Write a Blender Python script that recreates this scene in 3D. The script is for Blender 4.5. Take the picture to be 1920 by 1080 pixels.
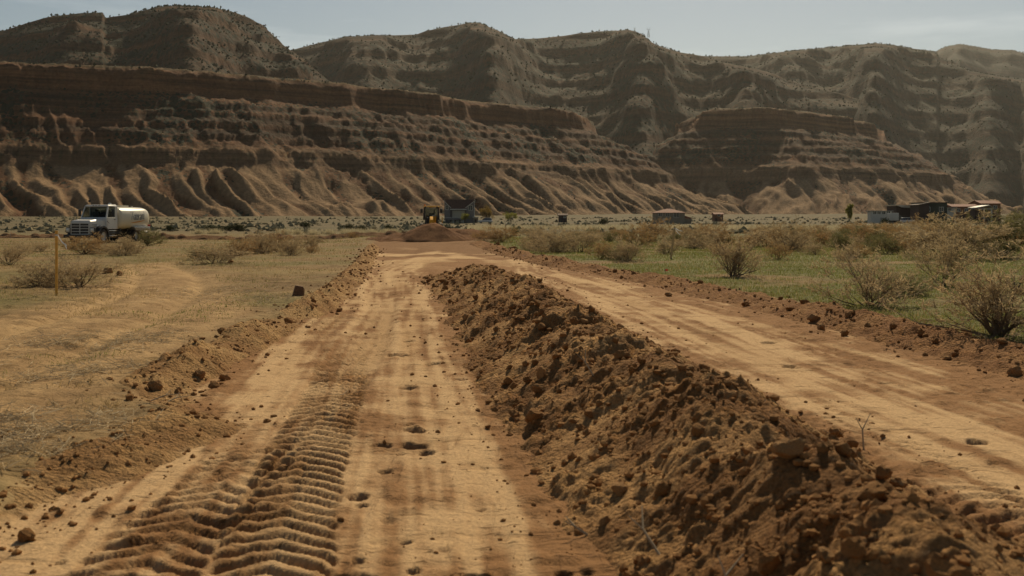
import bpy, bmesh, math, random
import numpy as np
from mathutils import Vector, Matrix, noise as mnoise

for o in list(bpy.data.objects):
    bpy.data.objects.remove(o)
S = bpy.context.scene
COL = S.collection
random.seed(7)
RNG = np.random.default_rng(11)

# ------------------------------------------------------------------ camera
F, HOR, HC = 2100.0, 410.0, 1.5            # focal length and horizon in photo pixels, eye height in metres
cam_d = bpy.data.cameras.new('camera')
cam = bpy.data.objects.new('camera', cam_d)
COL.objects.link(cam)
cam.location = (0, 0, HC)
cam.rotation_euler = (math.radians(90), 0, 0)
cam_d.sensor_width = 36.0
cam_d.lens = 36.0 * F / 1920.0
cam_d.shift_y = -(540 - HOR) / 1920.0
cam_d.clip_start = 0.1
cam_d.clip_end = 30000
cam_d.dof.use_dof = True
cam_d.dof.focus_distance = 30.0
cam_d.dof.aperture_fstop = 4.0
S.camera = cam

# ------------------------------------------------------------------ sky and sun
SUN_AZ, SUN_EL = math.radians(12), math.radians(39)      # azimuth to the right of the view direction
w = bpy.data.worlds.new('World')
S.world = w
w.use_nodes = True
nt = w.node_tree
nt.nodes.clear()
out = nt.nodes.new('ShaderNodeOutputWorld')
bg = nt.nodes.new('ShaderNodeBackground')
sky = nt.nodes.new('ShaderNodeTexSky')
sky.sky_type = 'NISHITA'
sky.sun_disc = False
sky.sun_elevation = SUN_EL
sky.sun_rotation = SUN_AZ
sky.altitude = 1500
sky.air_density = 1.0
sky.dust_density = 1.3
sky.ozone_density = 1.0
# thin cirrus: stretched noise over the direction, all round the sky
tc = nt.nodes.new('ShaderNodeTexCoord')
mp = nt.nodes.new('ShaderNodeMapping')
mp.inputs['Scale'].default_value = (2.2, 2.2, 16.0)
mp.inputs['Location'].default_value = (10.96, 4.88, 7.28)
nz = nt.nodes.new('ShaderNodeTexNoise')
nz.inputs['Scale'].default_value = 1.6
nz.inputs['Detail'].default_value = 7
nz.inputs['Roughness'].default_value = 0.6
cr = nt.nodes.new('ShaderNodeValToRGB')
cr.color_ramp.elements[0].position = 0.53
cr.color_ramp.elements[1].position = 0.78
cr.color_ramp.elements[1].color = (0.9, 0.9, 0.9, 1)
mul = nt.nodes.new('ShaderNodeMix')
mul.data_type = 'RGBA'
mul.blend_type = 'ADD'
mul.inputs[7].default_value = (3.2, 3.0, 2.6, 1)
tint = nt.nodes.new('ShaderNodeMix')
tint.data_type = 'RGBA'
tint.blend_type = 'MULTIPLY'
tint.inputs[0].default_value = 1.0
tint.inputs[7].default_value = (1.08, 1.0, 0.84, 1)
L = nt.links.new
L(tc.outputs['Generated'], mp.inputs['Vector'])
L(mp.outputs['Vector'], nz.inputs['Vector'])
L(nz.outputs['Fac'], cr.inputs['Fac'])
L(sky.outputs['Color'], tint.inputs[6])
L(tint.outputs[2], mul.inputs[6])
L(cr.outputs['Color'], mul.inputs[0])
L(mul.outputs[2], bg.inputs['Color'])
bg.inputs['Strength'].default_value = 0.058
L(bg.outputs['Background'], out.inputs['Surface'])

sl = bpy.data.lights.new('sun', 'SUN')
sl.energy = 4.3
sl.angle = math.radians(0.53)
sl.color = (1.0, 0.84, 0.57)
so = bpy.data.objects.new('sun', sl)
COL.objects.link(so)
sv = Vector((math.sin(SUN_AZ) * math.cos(SUN_EL), math.cos(SUN_AZ) * math.cos(SUN_EL), math.sin(SUN_EL)))
so.rotation_euler = sv.to_track_quat('Z', 'Y').to_euler()
so.location = (30, 30, 60)

S.view_settings.view_transform = 'Standard'
S.view_settings.look = 'None'
S.view_settings.gamma = 1.0
S.view_settings.use_curve_mapping = False
S.view_settings.exposure = 0.0
S.render.engine = 'CYCLES'
S.cycles.max_bounces = 6
S.cycles.diffuse_bounces = 3
S.cycles.volume_bounces = 0
S.cycles.use_denoising = True

# ------------------------------------------------------------------ numpy noise
def hsh(ix, iy, seed):
    a = ix.astype(np.int64).astype(np.uint32) * np.uint32(374761393) + iy.astype(np.int64).astype(np.uint32) * np.uint32(668265263) + np.uint32((seed * 974634777 + 12345) & 0xffffffff)
    a = (a ^ (a >> np.uint32(13))) * np.uint32(1274126177)
    a = a ^ (a >> np.uint32(16))
    a = a * np.uint32(2246822519)
    a = a ^ (a >> np.uint32(15))
    return a.astype(np.float64) / 4294967295.0

def vn(x, y, seed=0):
    ix, iy = np.floor(x), np.floor(y)
    fx, fy = x - ix, y - iy
    ux, uy = fx * fx * fx * (fx * (fx * 6 - 15) + 10), fy * fy * fy * (fy * (fy * 6 - 15) + 10)
    def g(dx, dy):
        t = hsh(ix + dx, iy + dy, seed) * 6.2831853
        return np.cos(t) * (fx - dx) + np.sin(t) * (fy - dy)
    a, b, c, d = g(0, 0), g(1, 0), g(0, 1), g(1, 1)
    return 1.5 * ((a + (b - a) * ux) * (1 - uy) + (c + (d - c) * ux) * uy)

def fbm(x, y, seed=0, oct=4, gain=0.5, lac=2.03):
    s, a, n = 0.0, 1.0, 0.0
    for i in range(oct):
        s = s + a * vn(x, y, seed + i * 17)
        n += a
        x, y, a = x * lac + 13.7, y * lac + 5.1, a * gain
    return s / n

def ridged(x, y, seed=0, oct=3, gain=0.5):
    s, a, n = 0.0, 1.0, 0.0
    for i in range(oct):
        s = s + a * (1 - 2.2 * np.abs(vn(x, y, seed + i * 17)))
        n += a
        x, y, a = x * 2.07 + 3.3, y * 2.07 + 9.2, a * gain
    return s / n

def lumps(x, y, scale, seed=0, keep=0.7):
    """rounded clods: upper envelope of half-ellipsoids, one per cell, 0..1"""
    x, y = x / scale, y / scale
    ix, iy = np.floor(x), np.floor(y)
    best = np.zeros_like(x)
    for dx in (-1, 0, 1):
        for dy in (-1, 0, 1):
            cx, cy = ix + dx, iy + dy
            px = cx + hsh(cx, cy, seed)
            py = cy + hsh(cx, cy, seed + 1)
            r = 0.25 + 0.6 * hsh(cx, cy, seed + 2) ** 2
            on = hsh(cx, cy, seed + 3) < keep
            st = 0.7 + 0.6 * hsh(cx, cy, seed + 4)
            d2 = (((x - px) * st) ** 2 + ((y - py) / st) ** 2) / (r * r)
            best = np.maximum(best, np.where(on, r * np.sqrt(np.clip(1 - d2, 0, 1)), 0))
    return best

def sstep(a, b, x):
    t = np.clip((x - a) / (b - a), 0, 1)
    return t * t * (3 - 2 * t)

def mixc(c0, c1, t):
    return np.asarray(c0) * (1 - t[..., None]) + np.asarray(c1) * t[..., None]

# ------------------------------------------------------------------ mesh helpers
def tag(o, label=None, cat=None, group=None, kind=None):
    if label: o['label'] = label
    if cat: o['category'] = cat
    if group: o['group'] = group
    if kind: o['kind'] = kind
    return o

def raw_mesh(name, V, Fc, smooth=True, mats=(), midx=None, col=None, veg=None, bed=None):
    """V (n,3), Fc (m,3) or (m,4) integer array"""
    V = np.ascontiguousarray(V, dtype=np.float32)
    Fc = np.ascontiguousarray(Fc, dtype=np.int32)
    m, k = Fc.shape
    me = bpy.data.meshes.new(name)
    me.vertices.add(len(V))
    me.vertices.foreach_set('co', V.ravel())
    me.loops.add(m * k)
    me.loops.foreach_set('vertex_index', Fc.ravel())
    me.polygons.add(m)
    me.polygons.foreach_set('loop_start', np.arange(0, m * k, k, dtype=np.int32))
    me.polygons.foreach_set('loop_total', np.full(m, k, dtype=np.int32))
    for mt in mats:
        me.materials.append(mt)
    if midx is not None:
        me.polygons.foreach_set('material_index', np.asarray(midx, dtype=np.int32))
    me.update(calc_edges=True)
    me.polygons.foreach_set('use_smooth', np.full(m, bool(smooth)))
    if col is not None:
        ca = me.color_attributes.new('Col', 'FLOAT_COLOR', 'POINT')
        c4 = np.ones((len(V), 4), dtype=np.float32)
        c4[:, :3] = col
        ca.data.foreach_set('color', c4.ravel())
    if veg is not None:
        me.attributes.new('Veg', 'FLOAT', 'POINT').data.foreach_set('value', np.ascontiguousarray(veg, dtype=np.float32))
    if bed is not None:
        me.attributes.new('Bed', 'FLOAT', 'POINT').data.foreach_set('value', np.ascontiguousarray(bed, dtype=np.float32))
    return me

def link(name, me, parent=None, loc=None, rot=None, scale=None):
    o = bpy.data.objects.new(name, me)
    COL.objects.link(o)
    if parent is not None: o.parent = parent
    if loc is not None: o.location = loc
    if rot is not None: o.rotation_euler = rot
    if scale is not None: o.scale = scale
    return o

def empty(name, loc, rz=0.0):
    o = bpy.data.objects.new(name, None)
    o.empty_display_size = 0.2
    COL.objects.link(o)
    o.location = loc
    o.rotation_euler = (0, 0, rz)
    return o

def grid_faces(nr, nc):
    i = np.arange(nr * nc).reshape(nr, nc)
    return np.stack([i[:-1, :-1].ravel(), i[:-1, 1:].ravel(), i[1:, 1:].ravel(), i[1:, :-1].ravel()], 1)

def sub_mesh(V, Fc, col, keep):
    Fk = Fc[keep]
    u, inv = np.unique(Fk, return_inverse=True)
    return V[u], inv.reshape(Fk.shape), col[u]

class MB:
    """collects simple solids into one bmesh; build() makes ONE mesh object"""
    def __init__(s):
        s.bm = bmesh.new()
    def box(s, x0, x1, y0, y1, z0, z1, M=None):
        r = bmesh.ops.create_cube(s.bm, size=1.0)['verts']
        for v in r:
            v.co = Vector(((x0 + x1) / 2 + v.co.x * (x1 - x0), (y0 + y1) / 2 + v.co.y * (y1 - y0), (z0 + z1) / 2 + v.co.z * (z1 - z0)))
            if M is not None: v.co = M @ v.co
        return s
    def poly(s, pts, y0, y1, axis='y'):
        """outline extruded: axis y takes (x,z) points, axis x takes (y,z) points, axis z takes (x,y)"""
        def mk(p, t):
            return {'y': (p[0], t, p[1]), 'x': (t, p[0], p[1]), 'z': (p[0], p[1], t)}[axis]
        a = [s.bm.verts.new(mk(p, y0)) for p in pts]
        b = [s.bm.verts.new(mk(p, y1)) for p in pts]
        n = len(pts)
        s.bm.faces.new(a[::-1]); s.bm.faces.new(b)
        for i in range(n):
            s.bm.faces.new((a[i], a[(i + 1) % n], b[(i + 1) % n], b[i]))
        return s
    def loft(s, rings, cap=True):
        vs = [[s.bm.verts.new(p) for p in r] for r in rings]
        n = len(vs[0])
        for a, b in zip(vs[:-1], vs[1:]):
            for i in range(n):
                s.bm.faces.new((a[i], a[(i + 1) % n], b[(i + 1) % n], b[i]))
        if cap:
            s.bm.faces.new(vs[0][::-1]); s.bm.faces.new(vs[-1])
        return s
    def cyl(s, p0, p1, r0, r1=None, n=12):
        p0, p1 = Vector(p0), Vector(p1)
        r1 = r0 if r1 is None else r1
        d = (p1 - p0).normalized()
        a = d.orthogonal().normalized()
        b = d.cross(a)
        rings = []
        for p, r in ((p0, r0), (p1, r1)):
            rings.append([p + (a * math.cos(6.28318 * i / n) + b * math.sin(6.28318 * i / n)) * r for i in range(n)])
        return s.loft(rings)
    def lathe(s, prof, c, axis='y', n=28):
        """prof: (radius, offset along axis) points, closed loop"""
        rings = []
        for r, t in prof:
            ring = []
            for i in range(n):
                a = 6.28318531 * i / n
                if axis == 'y': p = (c[0] + r * math.cos(a), c[1] + t, c[2] + r * math.sin(a))
                elif axis == 'x': p = (c[0] + t, c[1] + r * math.cos(a), c[2] + r * math.sin(a))
                else: p = (c[0] + r * math.cos(a), c[1] + r * math.sin(a), c[2] + t)
                ring.append(p)
            rings.append(ring)
        return s.loft(rings)
    def build(s, name, mat, parent=None, bevel=0.0, smooth=False, loc=None, seg=2):
        bmesh.ops.recalc_face_normals(s.bm, faces=s.bm.faces)
        if bevel > 0:
            ed = [e for e in s.bm.edges if len(e.link_faces) == 2 and e.calc_face_angle(0) > 0.5]
            bmesh.ops.bevel(s.bm, geom=ed, offset=bevel, segments=seg, profile=0.5, affect='EDGES', clamp_overlap=True)
        me = bpy.data.meshes.new(name)
        s.bm.to_mesh(me); s.bm.free()
        me.materials.append(mat)
        if smooth or bevel > 0:
            me.polygons.foreach_set('use_smooth', [True] * len(me.polygons))
            me.set_sharp_from_angle(angle=math.radians(38))
        return link(name, me, parent, loc)

# ------------------------------------------------------------------ materials
def newmat(name):
    m = bpy.data.materials.new(name)
    m.use_nodes = True
    n = m.node_tree
    return m, n, n.nodes['Principled BSDF']

def paint(name, c, rough=0.5, metal=0.0, var=0.12, scale=6.0, dust=0.0, spec=0.4, bump=0.0):
    """colour broken up with noise; dust mixes tan dirt in by noise"""
    m, n, b = newmat(name)
    t = n.nodes.new('ShaderNodeTexCoord')
    z = n.nodes.new('ShaderNodeTexNoise')
    z.inputs['Scale'].default_value = scale
    z.inputs['Detail'].default_value = 6
    n.links.new(t.outputs['Object'], z.inputs['Vector'])
    r = n.nodes.new('ShaderNodeValToRGB')
    r.color_ramp.elements[0].position, r.color_ramp.elements[1].position = 0.3, 0.7
    r.color_ramp.elements[0].color = (*[k * (1 - var) for k in c], 1)
    r.color_ramp.elements[1].color = (*[min(1, k * (1 + var)) for k in c], 1)
    n.links.new(z.outputs['Fac'], r.inputs['Fac'])
    src = r.outputs['Color']
    if dust > 0:
        z2 = n.nodes.new('ShaderNodeTexNoise')
        z2.inputs['Scale'].default_value = scale * 0.45
        z2.inputs['Detail'].default_value = 8
        n.links.new(t.outputs['Object'], z2.inputs['Vector'])
        mr = n.nodes.new('ShaderNodeMapRange')
        mr.inputs[1].default_value, mr.inputs[2].default_value = 0.35, 0.75
        mr.inputs[4].default_value = dust
        n.links.new(z2.outputs['Fac'], mr.inputs[0])
        mx = n.nodes.new('ShaderNodeMix'); mx.data_type = 'RGBA'
        mx.inputs[7].default_value = (0.30, 0.20, 0.12, 1)
        n.links.new(mr.outputs[0], mx.inputs[0])
        n.links.new(src, mx.inputs[6])
        src = mx.outputs[2]
    n.links.new(src, b.inputs['Base Color'])
    b.inputs['Roughness'].default_value = rough
    b.inputs['Metallic'].default_value = metal
    b.inputs['Specular IOR Level'].default_value = spec
    if bump > 0:
        bp = n.nodes.new('ShaderNodeBump')
        bp.inputs['Strength'].default_value = bump
        bp.inputs['Distance'].default_value = 0.02
        n.links.new(z.outputs['Fac'], bp.inputs['Height'])
        n.links.new(bp.outputs['Normal'], b.inputs['Normal'])
    return m

def soilmat(name, scales, dist, var=0.25, rough=0.95, strength=1.0, voro=0.0):
    """vertex colour attribute 'Col' x fine noise, with relief from several noise scales"""
    m, n, b = newmat(name)
    at = n.nodes.new('ShaderNodeAttribute'); at.attribute_name = 'Col'
    t = n.nodes.new('ShaderNodeTexCoord')
    acc = None
    zs = []
    for i, (sc, am) in enumerate(scales):
        z = n.nodes.new('ShaderNodeTexNoise')
        z.inputs['Scale'].default_value = sc
        z.inputs['Detail'].default_value = 7
        z.inputs['Roughness'].default_value = 0.62
        n.links.new(t.outputs['Object'], z.inputs['Vector'])
        zs.append(z)
        mm = n.nodes.new('ShaderNodeMath'); mm.operation = 'MULTIPLY'
        mm.inputs[1].default_value = am
        n.links.new(z.outputs['Fac'], mm.inputs[0])
        if acc is None: acc = mm.outputs[0]
        else:
            ad = n.nodes.new('ShaderNodeMath'); ad.operation = 'ADD'
            n.links.new(acc, ad.inputs[0]); n.links.new(mm.outputs[0], ad.inputs[1])
            acc = ad.outputs[0]
    if voro > 0:
        v = n.nodes.new('ShaderNodeTexVoronoi')
        v.inputs['Scale'].default_value = scales[0][0] * 2.2
        n.links.new(t.outputs['Object'], v.inputs['Vector'])
        mm = n.nodes.new('ShaderNodeMath'); mm.operation = 'MULTIPLY'
        mm.inputs[1].default_value = -voro
        n.links.new(v.outputs['Distance'], mm.inputs[0])
        ad = n.nodes.new('ShaderNodeMath'); ad.operation = 'ADD'
        n.links.new(acc, ad.inputs[0]); n.links.new(mm.outputs[0], ad.inputs[1])
        acc = ad.outputs[0]
    bp = n.nodes.new('ShaderNodeBump')
    bp.inputs['Strength'].default_value = strength
    bp.inputs['Distance'].default_value = dist
    n.links.new(acc, bp.inputs['Height'])
    n.links.new(bp.outputs['Normal'], b.inputs['Normal'])
    mr = n.nodes.new('ShaderNodeMapRange')
    mr.inputs[1].default_value, mr.inputs[2].default_value = 0.3, 0.7
    mr.inputs[3].default_value, mr.inputs[4].default_value = 1 - var, 1 + var
    n.links.new(zs[-1].outputs['Fac'], mr.inputs[0])
    mx = n.nodes.new('ShaderNodeMix'); mx.data_type = 'RGBA'; mx.blend_type = 'MULTIPLY'
    mx.inputs[0].default_value = 1.0
    n.links.new(at.outputs['Color'], mx.inputs[6])
    n.links.new(mr.outputs[0], mx.inputs[7])
    n.links.new(mx.outputs[2], b.inputs['Base Color'])
    b.inputs['Roughness'].default_value = rough
    b.inputs['Specular IOR Level'].default_value = 0.12
    return m

M_SOIL = soilmat('soil', [(9, 1.0), (42, 0.5)], 0.03, 0.22, strength=0.9)
def scuffs(m):
    """short torn dashes across the lane, as relief with their small shadows put into the colour, and fine drag lines along it, as relief and darker soil"""
    n = m.node_tree
    b = n.nodes['Principled BSDF']
    old = b.inputs['Normal'].links[0].from_node
    t = n.nodes.new('ShaderNodeTexCoord')
    prev_n, prev_c = old.outputs['Normal'], b.inputs['Base Color'].links[0].from_socket
    for sc, lo, hi, dist, dark in (((4.5, 13, 1), .62, .70, -.022, .74), ((15, 1.6, 1), .56, .74, -.005, .88), ((.9, 1.7, 1), .52, .68, -.012, .78)):
        mp_ = n.nodes.new('ShaderNodeMapping'); mp_.inputs['Scale'].default_value = sc
        n.links.new(t.outputs['Object'], mp_.inputs['Vector'])
        z = n.nodes.new('ShaderNodeTexNoise'); z.inputs['Scale'].default_value = 1.0; z.inputs['Distortion'].default_value = .7; z.inputs['Detail'].default_value = 6; z.inputs['Roughness'].default_value = .6
        n.links.new(mp_.outputs['Vector'], z.inputs['Vector'])
        mr = n.nodes.new('ShaderNodeMapRange'); mr.interpolation_type = 'SMOOTHSTEP'
        mr.inputs[1].default_value, mr.inputs[2].default_value = lo, hi
        n.links.new(z.outputs['Fac'], mr.inputs[0])
        bp = n.nodes.new('ShaderNodeBump'); bp.inputs['Distance'].default_value = abs(dist); bp.invert = dist < 0
        n.links.new(mr.outputs[0], bp.inputs['Height']); n.links.new(prev_n, bp.inputs['Normal'])
        prev_n = bp.outputs['Normal']
        mx = n.nodes.new('ShaderNodeMix'); mx.data_type = 'RGBA'; mx.blend_type = 'MULTIPLY'
        n.links.new(mr.outputs[0], mx.inputs[0]); n.links.new(prev_c, mx.inputs[6])
        mx.inputs[7].default_value = (dark, dark * .96, dark * .9, 1)  # on the torn dashes this paints their small shadows into the colour
        prev_c = mx.outputs[2]
    n.links.new(prev_n, b.inputs['Normal']); n.links.new(prev_c, b.inputs['Base Color'])
scuffs(M_SOIL)
M_LOOSE = soilmat('loose_soil', [(14, .8), (60, 0.7)], 0.045, 0.36, strength=1.0, voro=.6)
def rockmat(name, scales, dist, var, dot, bands):
    """soilmat plus thin beds by height and scrub dots where the Veg attribute allows"""
    m = soilmat(name, scales, dist, var)
    n = m.node_tree
    b = n.nodes['Principled BSDF']
    src = b.inputs['Base Color'].links[0].from_socket
    t = n.nodes.new('ShaderNodeTexCoord')
    mp_ = n.nodes.new('ShaderNodeMapping')
    mp_.inputs['Scale'].default_value = (.004, .004, bands)
    n.links.new(t.outputs['Object'], mp_.inputs['Vector'])
    zb = n.nodes.new('ShaderNodeTexNoise'); zb.inputs['Scale'].default_value = 1.0; zb.inputs['Detail'].default_value = 5; zb.inputs['Roughness'].default_value = .7
    n.links.new(mp_.outputs['Vector'], zb.inputs['Vector'])
    mr = n.nodes.new('ShaderNodeMapRange')
    mr.inputs[1].default_value, mr.inputs[2].default_value, mr.inputs[3].default_value, mr.inputs[4].default_value = .38, .62, .6, 1.45
    n.links.new(zb.outputs['Fac'], mr.inputs[0])
    m1 = n.nodes.new('ShaderNodeMix'); m1.data_type = 'RGBA'; m1.blend_type = 'MULTIPLY'
    bd = n.nodes.new('ShaderNodeAttribute'); bd.attribute_name = 'Bed'
    n.links.new(bd.outputs['Fac'], m1.inputs[0])
    n.links.new(src, m1.inputs[6]); n.links.new(mr.outputs[0], m1.inputs[7])
    at = n.nodes.new('ShaderNodeAttribute'); at.attribute_name = 'Veg'
    vo = n.nodes.new('ShaderNodeTexVoronoi'); vo.inputs['Scale'].default_value = dot
    n.links.new(t.outputs['Object'], vo.inputs['Vector'])
    sc = n.nodes.new('ShaderNodeMath'); sc.operation = 'MULTIPLY'; sc.inputs[1].default_value = .64
    n.links.new(at.outputs['Fac'], sc.inputs[0])
    lt = n.nodes.new('ShaderNodeMath'); lt.operation = 'LESS_THAN'
    n.links.new(vo.outputs['Distance'], lt.inputs[0]); n.links.new(sc.outputs[0], lt.inputs[1])
    m2 = n.nodes.new('ShaderNodeMix'); m2.data_type = 'RGBA'
    m2.inputs[7].default_value = (.022, .024, .013, 1)
    n.links.new(lt.outputs[0], m2.inputs[0]); n.links.new(m1.outputs[2], m2.inputs[6])
    n.links.new(m2.outputs[2], b.inputs['Base Color'])
    return m
M_ROCK = rockmat('cliff_rock', [(0.06, .5), (0.3, 0.8)], 2.0, 0.3, .19, .2)
M_FARROCK = rockmat('mesa_rock', [(0.03, .5), (0.12, 0.8)], 3.8, 0.35, .105, .08)

def leafmat(name, c, trans=0.25, var=0.3):
    m = paint(name, c, 0.8, var=var, scale=3.0, spec=0.15)
    n = m.node_tree
    b = n.nodes['Principled BSDF']
    o = n.nodes['Material Output']
    tr = n.nodes.new('ShaderNodeBsdfTranslucent')
    src = b.inputs['Base Color'].links[0].from_socket
    n.links.new(src, tr.inputs['Color'])
    mx = n.nodes.new('ShaderNodeMixShader')
    mx.inputs[0].default_value = trans
    n.links.new(b.outputs[0], mx.inputs[1]); n.links.new(tr.outputs[0], mx.inputs[2])
    n.links.new(mx.outputs[0], o.inputs['Surface'])
    return m
# ================================================================== ground, road, soil ridges
def px(x, y, z=0.0):
    """ground point under a photo pixel at height z"""
    d = F * (HC - z) / (y - HOR)
    return ((x - 960) / F * d, d)

def curve(pts):
    a = np.array(sorted(pts))
    return lambda y: np.interp(y, a[:, 0], a[:, 1])

# paths as x(y)
wr_c = curve([(0, 2.0), (2, 1.75), (4, 1.48), (5.3, 1.40), (7, 1.24), (10, .94), (13, .63), (16.6, .3), (20, .03), (26, -.63), (30, -1.1), (34, -1.6)])
wr_w = curve([(0, 1.0), (5.3, 1.02), (7, 1.1), (10, 1.2), (16, 1.2), (26, 1.35), (34, 1.3)])
wr_h = curve([(0, .50), (4, .50), (7, .52), (12, .54), (18, .53), (24, .50), (28, .38), (30, .16), (31.5, 0)])
edge_l = curve([(0, -2.7), (5, -2.7), (6.7, -2.7), (7.5, -2.58), (8.6, -2.4), (9.4, -2.95), (10.3, -3.35), (13, -3.4), (20, -3.5), (28, -4.1), (39, -5.2), (52, -6.6), (66, -8.2), (75, -9.0)])
edge_r = curve([(0, 6.2), (5, 5.9), (12, 5.45), (18, 4.9), (26, 4.0), (34, 2.5), (42, 1.0), (57, -.6), (66, -1.9), (75, -2.6)])
sand_l = curve([(0, -9), (8, -8), (16, -7.4), (22, -8.2), (30, -10.5), (36, -12.5), (40, -12.0)])
sand_r = curve([(0, -2.6), (18, -4.0), (24, -6.2), (30, -8.0), (36, -11), (40, -11.8)])
trk_a = curve([(2, -.85), (4, -1.0), (5.3, -1.12), (7.2, -1.36), (9.3, -1.54), (11, -1.70), (14, -2.1), (18, -2.75), (24, -3.4)])
trk_b = curve([(2, -1.62), (5, -1.70), (7.7, -1.73), (10, -1.8)])
trk_c = curve([(14, -2.72), (16, -2.85), (18, -2.95), (20, -3.05)])
trk_d = curve([(2, 2.75), (5, 2.72), (8, 2.6), (14, 2.25), (20, 1.7)])

PITS = []
for (a, b, r, dp) in [(322 / 3 + 640, 630 / 3 + 440, .09, .06), (520 / 3 + 640, 680 / 3 + 440, .07, .05), (380 / 3 + 640, 805 / 3 + 440, .08, .05),
                      (415 / 3 + 640, 195 / 3 + 720, .06, .06), (228 / 3 + 640, 275 / 3 + 720, .06, .06), (400 / 3 + 640, 275 / 3 + 720, .085, .07),
                      (480 / 3 + 640, 310 / 3 + 720, .05, .05), (245 / 3 + 640, 410 / 3 + 720, .035, .04), (100 / 3 + 640, 545 / 3 + 720, .055, .05),
                      (360 / 3 + 640, 790 / 3 + 720, .03, .04), (575 / 3 + 640, 980 / 3 + 720, .035, .05), (752 / 3 + 640, 985 / 3 + 720, .06, .07),
                      (125 / 3 + 640, 980 / 3 + 720, .05, .06), (15 / 3 + 630, 985 / 3 + 720, .05, .06), (110 / 3 + 640, 595 / 3 + 720, .03, .04),
                      (95 / 3 + 640, 880 / 3 + 720, .03, .03), (405 / 3 + 640, 940 / 3 + 720, .03, .03), (1250 / 3 + 640, 960 / 3 + 720, .035, .04),
                      (765, 625, .06, .04), (735, 620, .04, .03), (1560, 790, .07, .05), (1480, 672, .09, .04), (1440, 630, .09, .04), (1830, 805, .07, .05)]:
    X, Y = px(a, b)
    PITS.append((X, Y, r * 1.2, dp * 1.7))
rp = random.Random(3)
for i in range(70):
    Y = 4.3 * (26 / 4.3) ** rp.random()
    lo, hi = (edge_l(Y) + 0.6, wr_c(Y) - wr_w(Y)) if rp.random() < .6 else (wr_c(Y) + wr_w(Y), edge_r(Y) - .5)
    PITS.append((lo + (hi - lo) * rp.random(), Y, rp.uniform(.015, .04) * (1 + Y / 20), rp.uniform(.012, .035)))

def base_z(x, y):
    """broad lie of the land"""
    d = np.hypot(x, y)
    z = -0.2 * sstep(38, 78, y)
    z = z + 0.10 * fbm(x / 14, y / 14, 5, 3) * sstep(6, 25, d) + 0.9 * fbm(x / 90, y / 90, 6, 2) * sstep(140, 400, d)
    z = z + 0.35 * sstep(0, 1, (y - 55) / 18) * sstep(10, 4, np.abs(x - np.interp(y, [40, 75, 90], [-3.2, -5.2, -6.5]))) * sstep(110, 85, y)
    z = z + sstep(300, 900, d) * 2.0 + sstep(700, 1400, d) * 5.0
    return z

def road_mask(x, y):
    j = 0.18 * fbm(x * 1.3, y * 1.3, 21, 3)
    m = sstep(-.25, .15, x - edge_l(y) + j) * sstep(-.25, .15, edge_r(y) - x + j)
    return m * sstep(82, 74, y + 4 * j)

def tread(x, y, path, half, pitch, y0, y1, seed, skew=0.75):
    """chevron lug prints along a path: (depth factor 0..1, track factor 0..1)"""
    wv = x - path(y)
    on = sstep(half * 1.05, half * .86, np.abs(wv) + .04 * fbm(x * 6, y * 6, seed + 33, 2)) * sstep(y0 - .6, y0 + .5, y) * sstep(y1 + 3.5, y1 - 3.0, y)
    jit = 0.2 * fbm(x * 1.8, y * 1.8, seed, 3)
    ph = (y + np.abs(wv) * skew + jit * pitch * 1.7) / pitch
    c = np.abs((ph % 1.0) - .5) * 2           # 0 in the middle of a lug print
    brk = np.clip(.85 + .9 * fbm(x * 5, y * 5, seed + 31, 2), 0, 1)      # crumbled places
    lug = sstep(.64, .36, c) * (.5 + .5 * brk) * (.7 + .3 * sstep(half * .1, half * .7, np.abs(wv)))
    return lug * on, on

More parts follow.
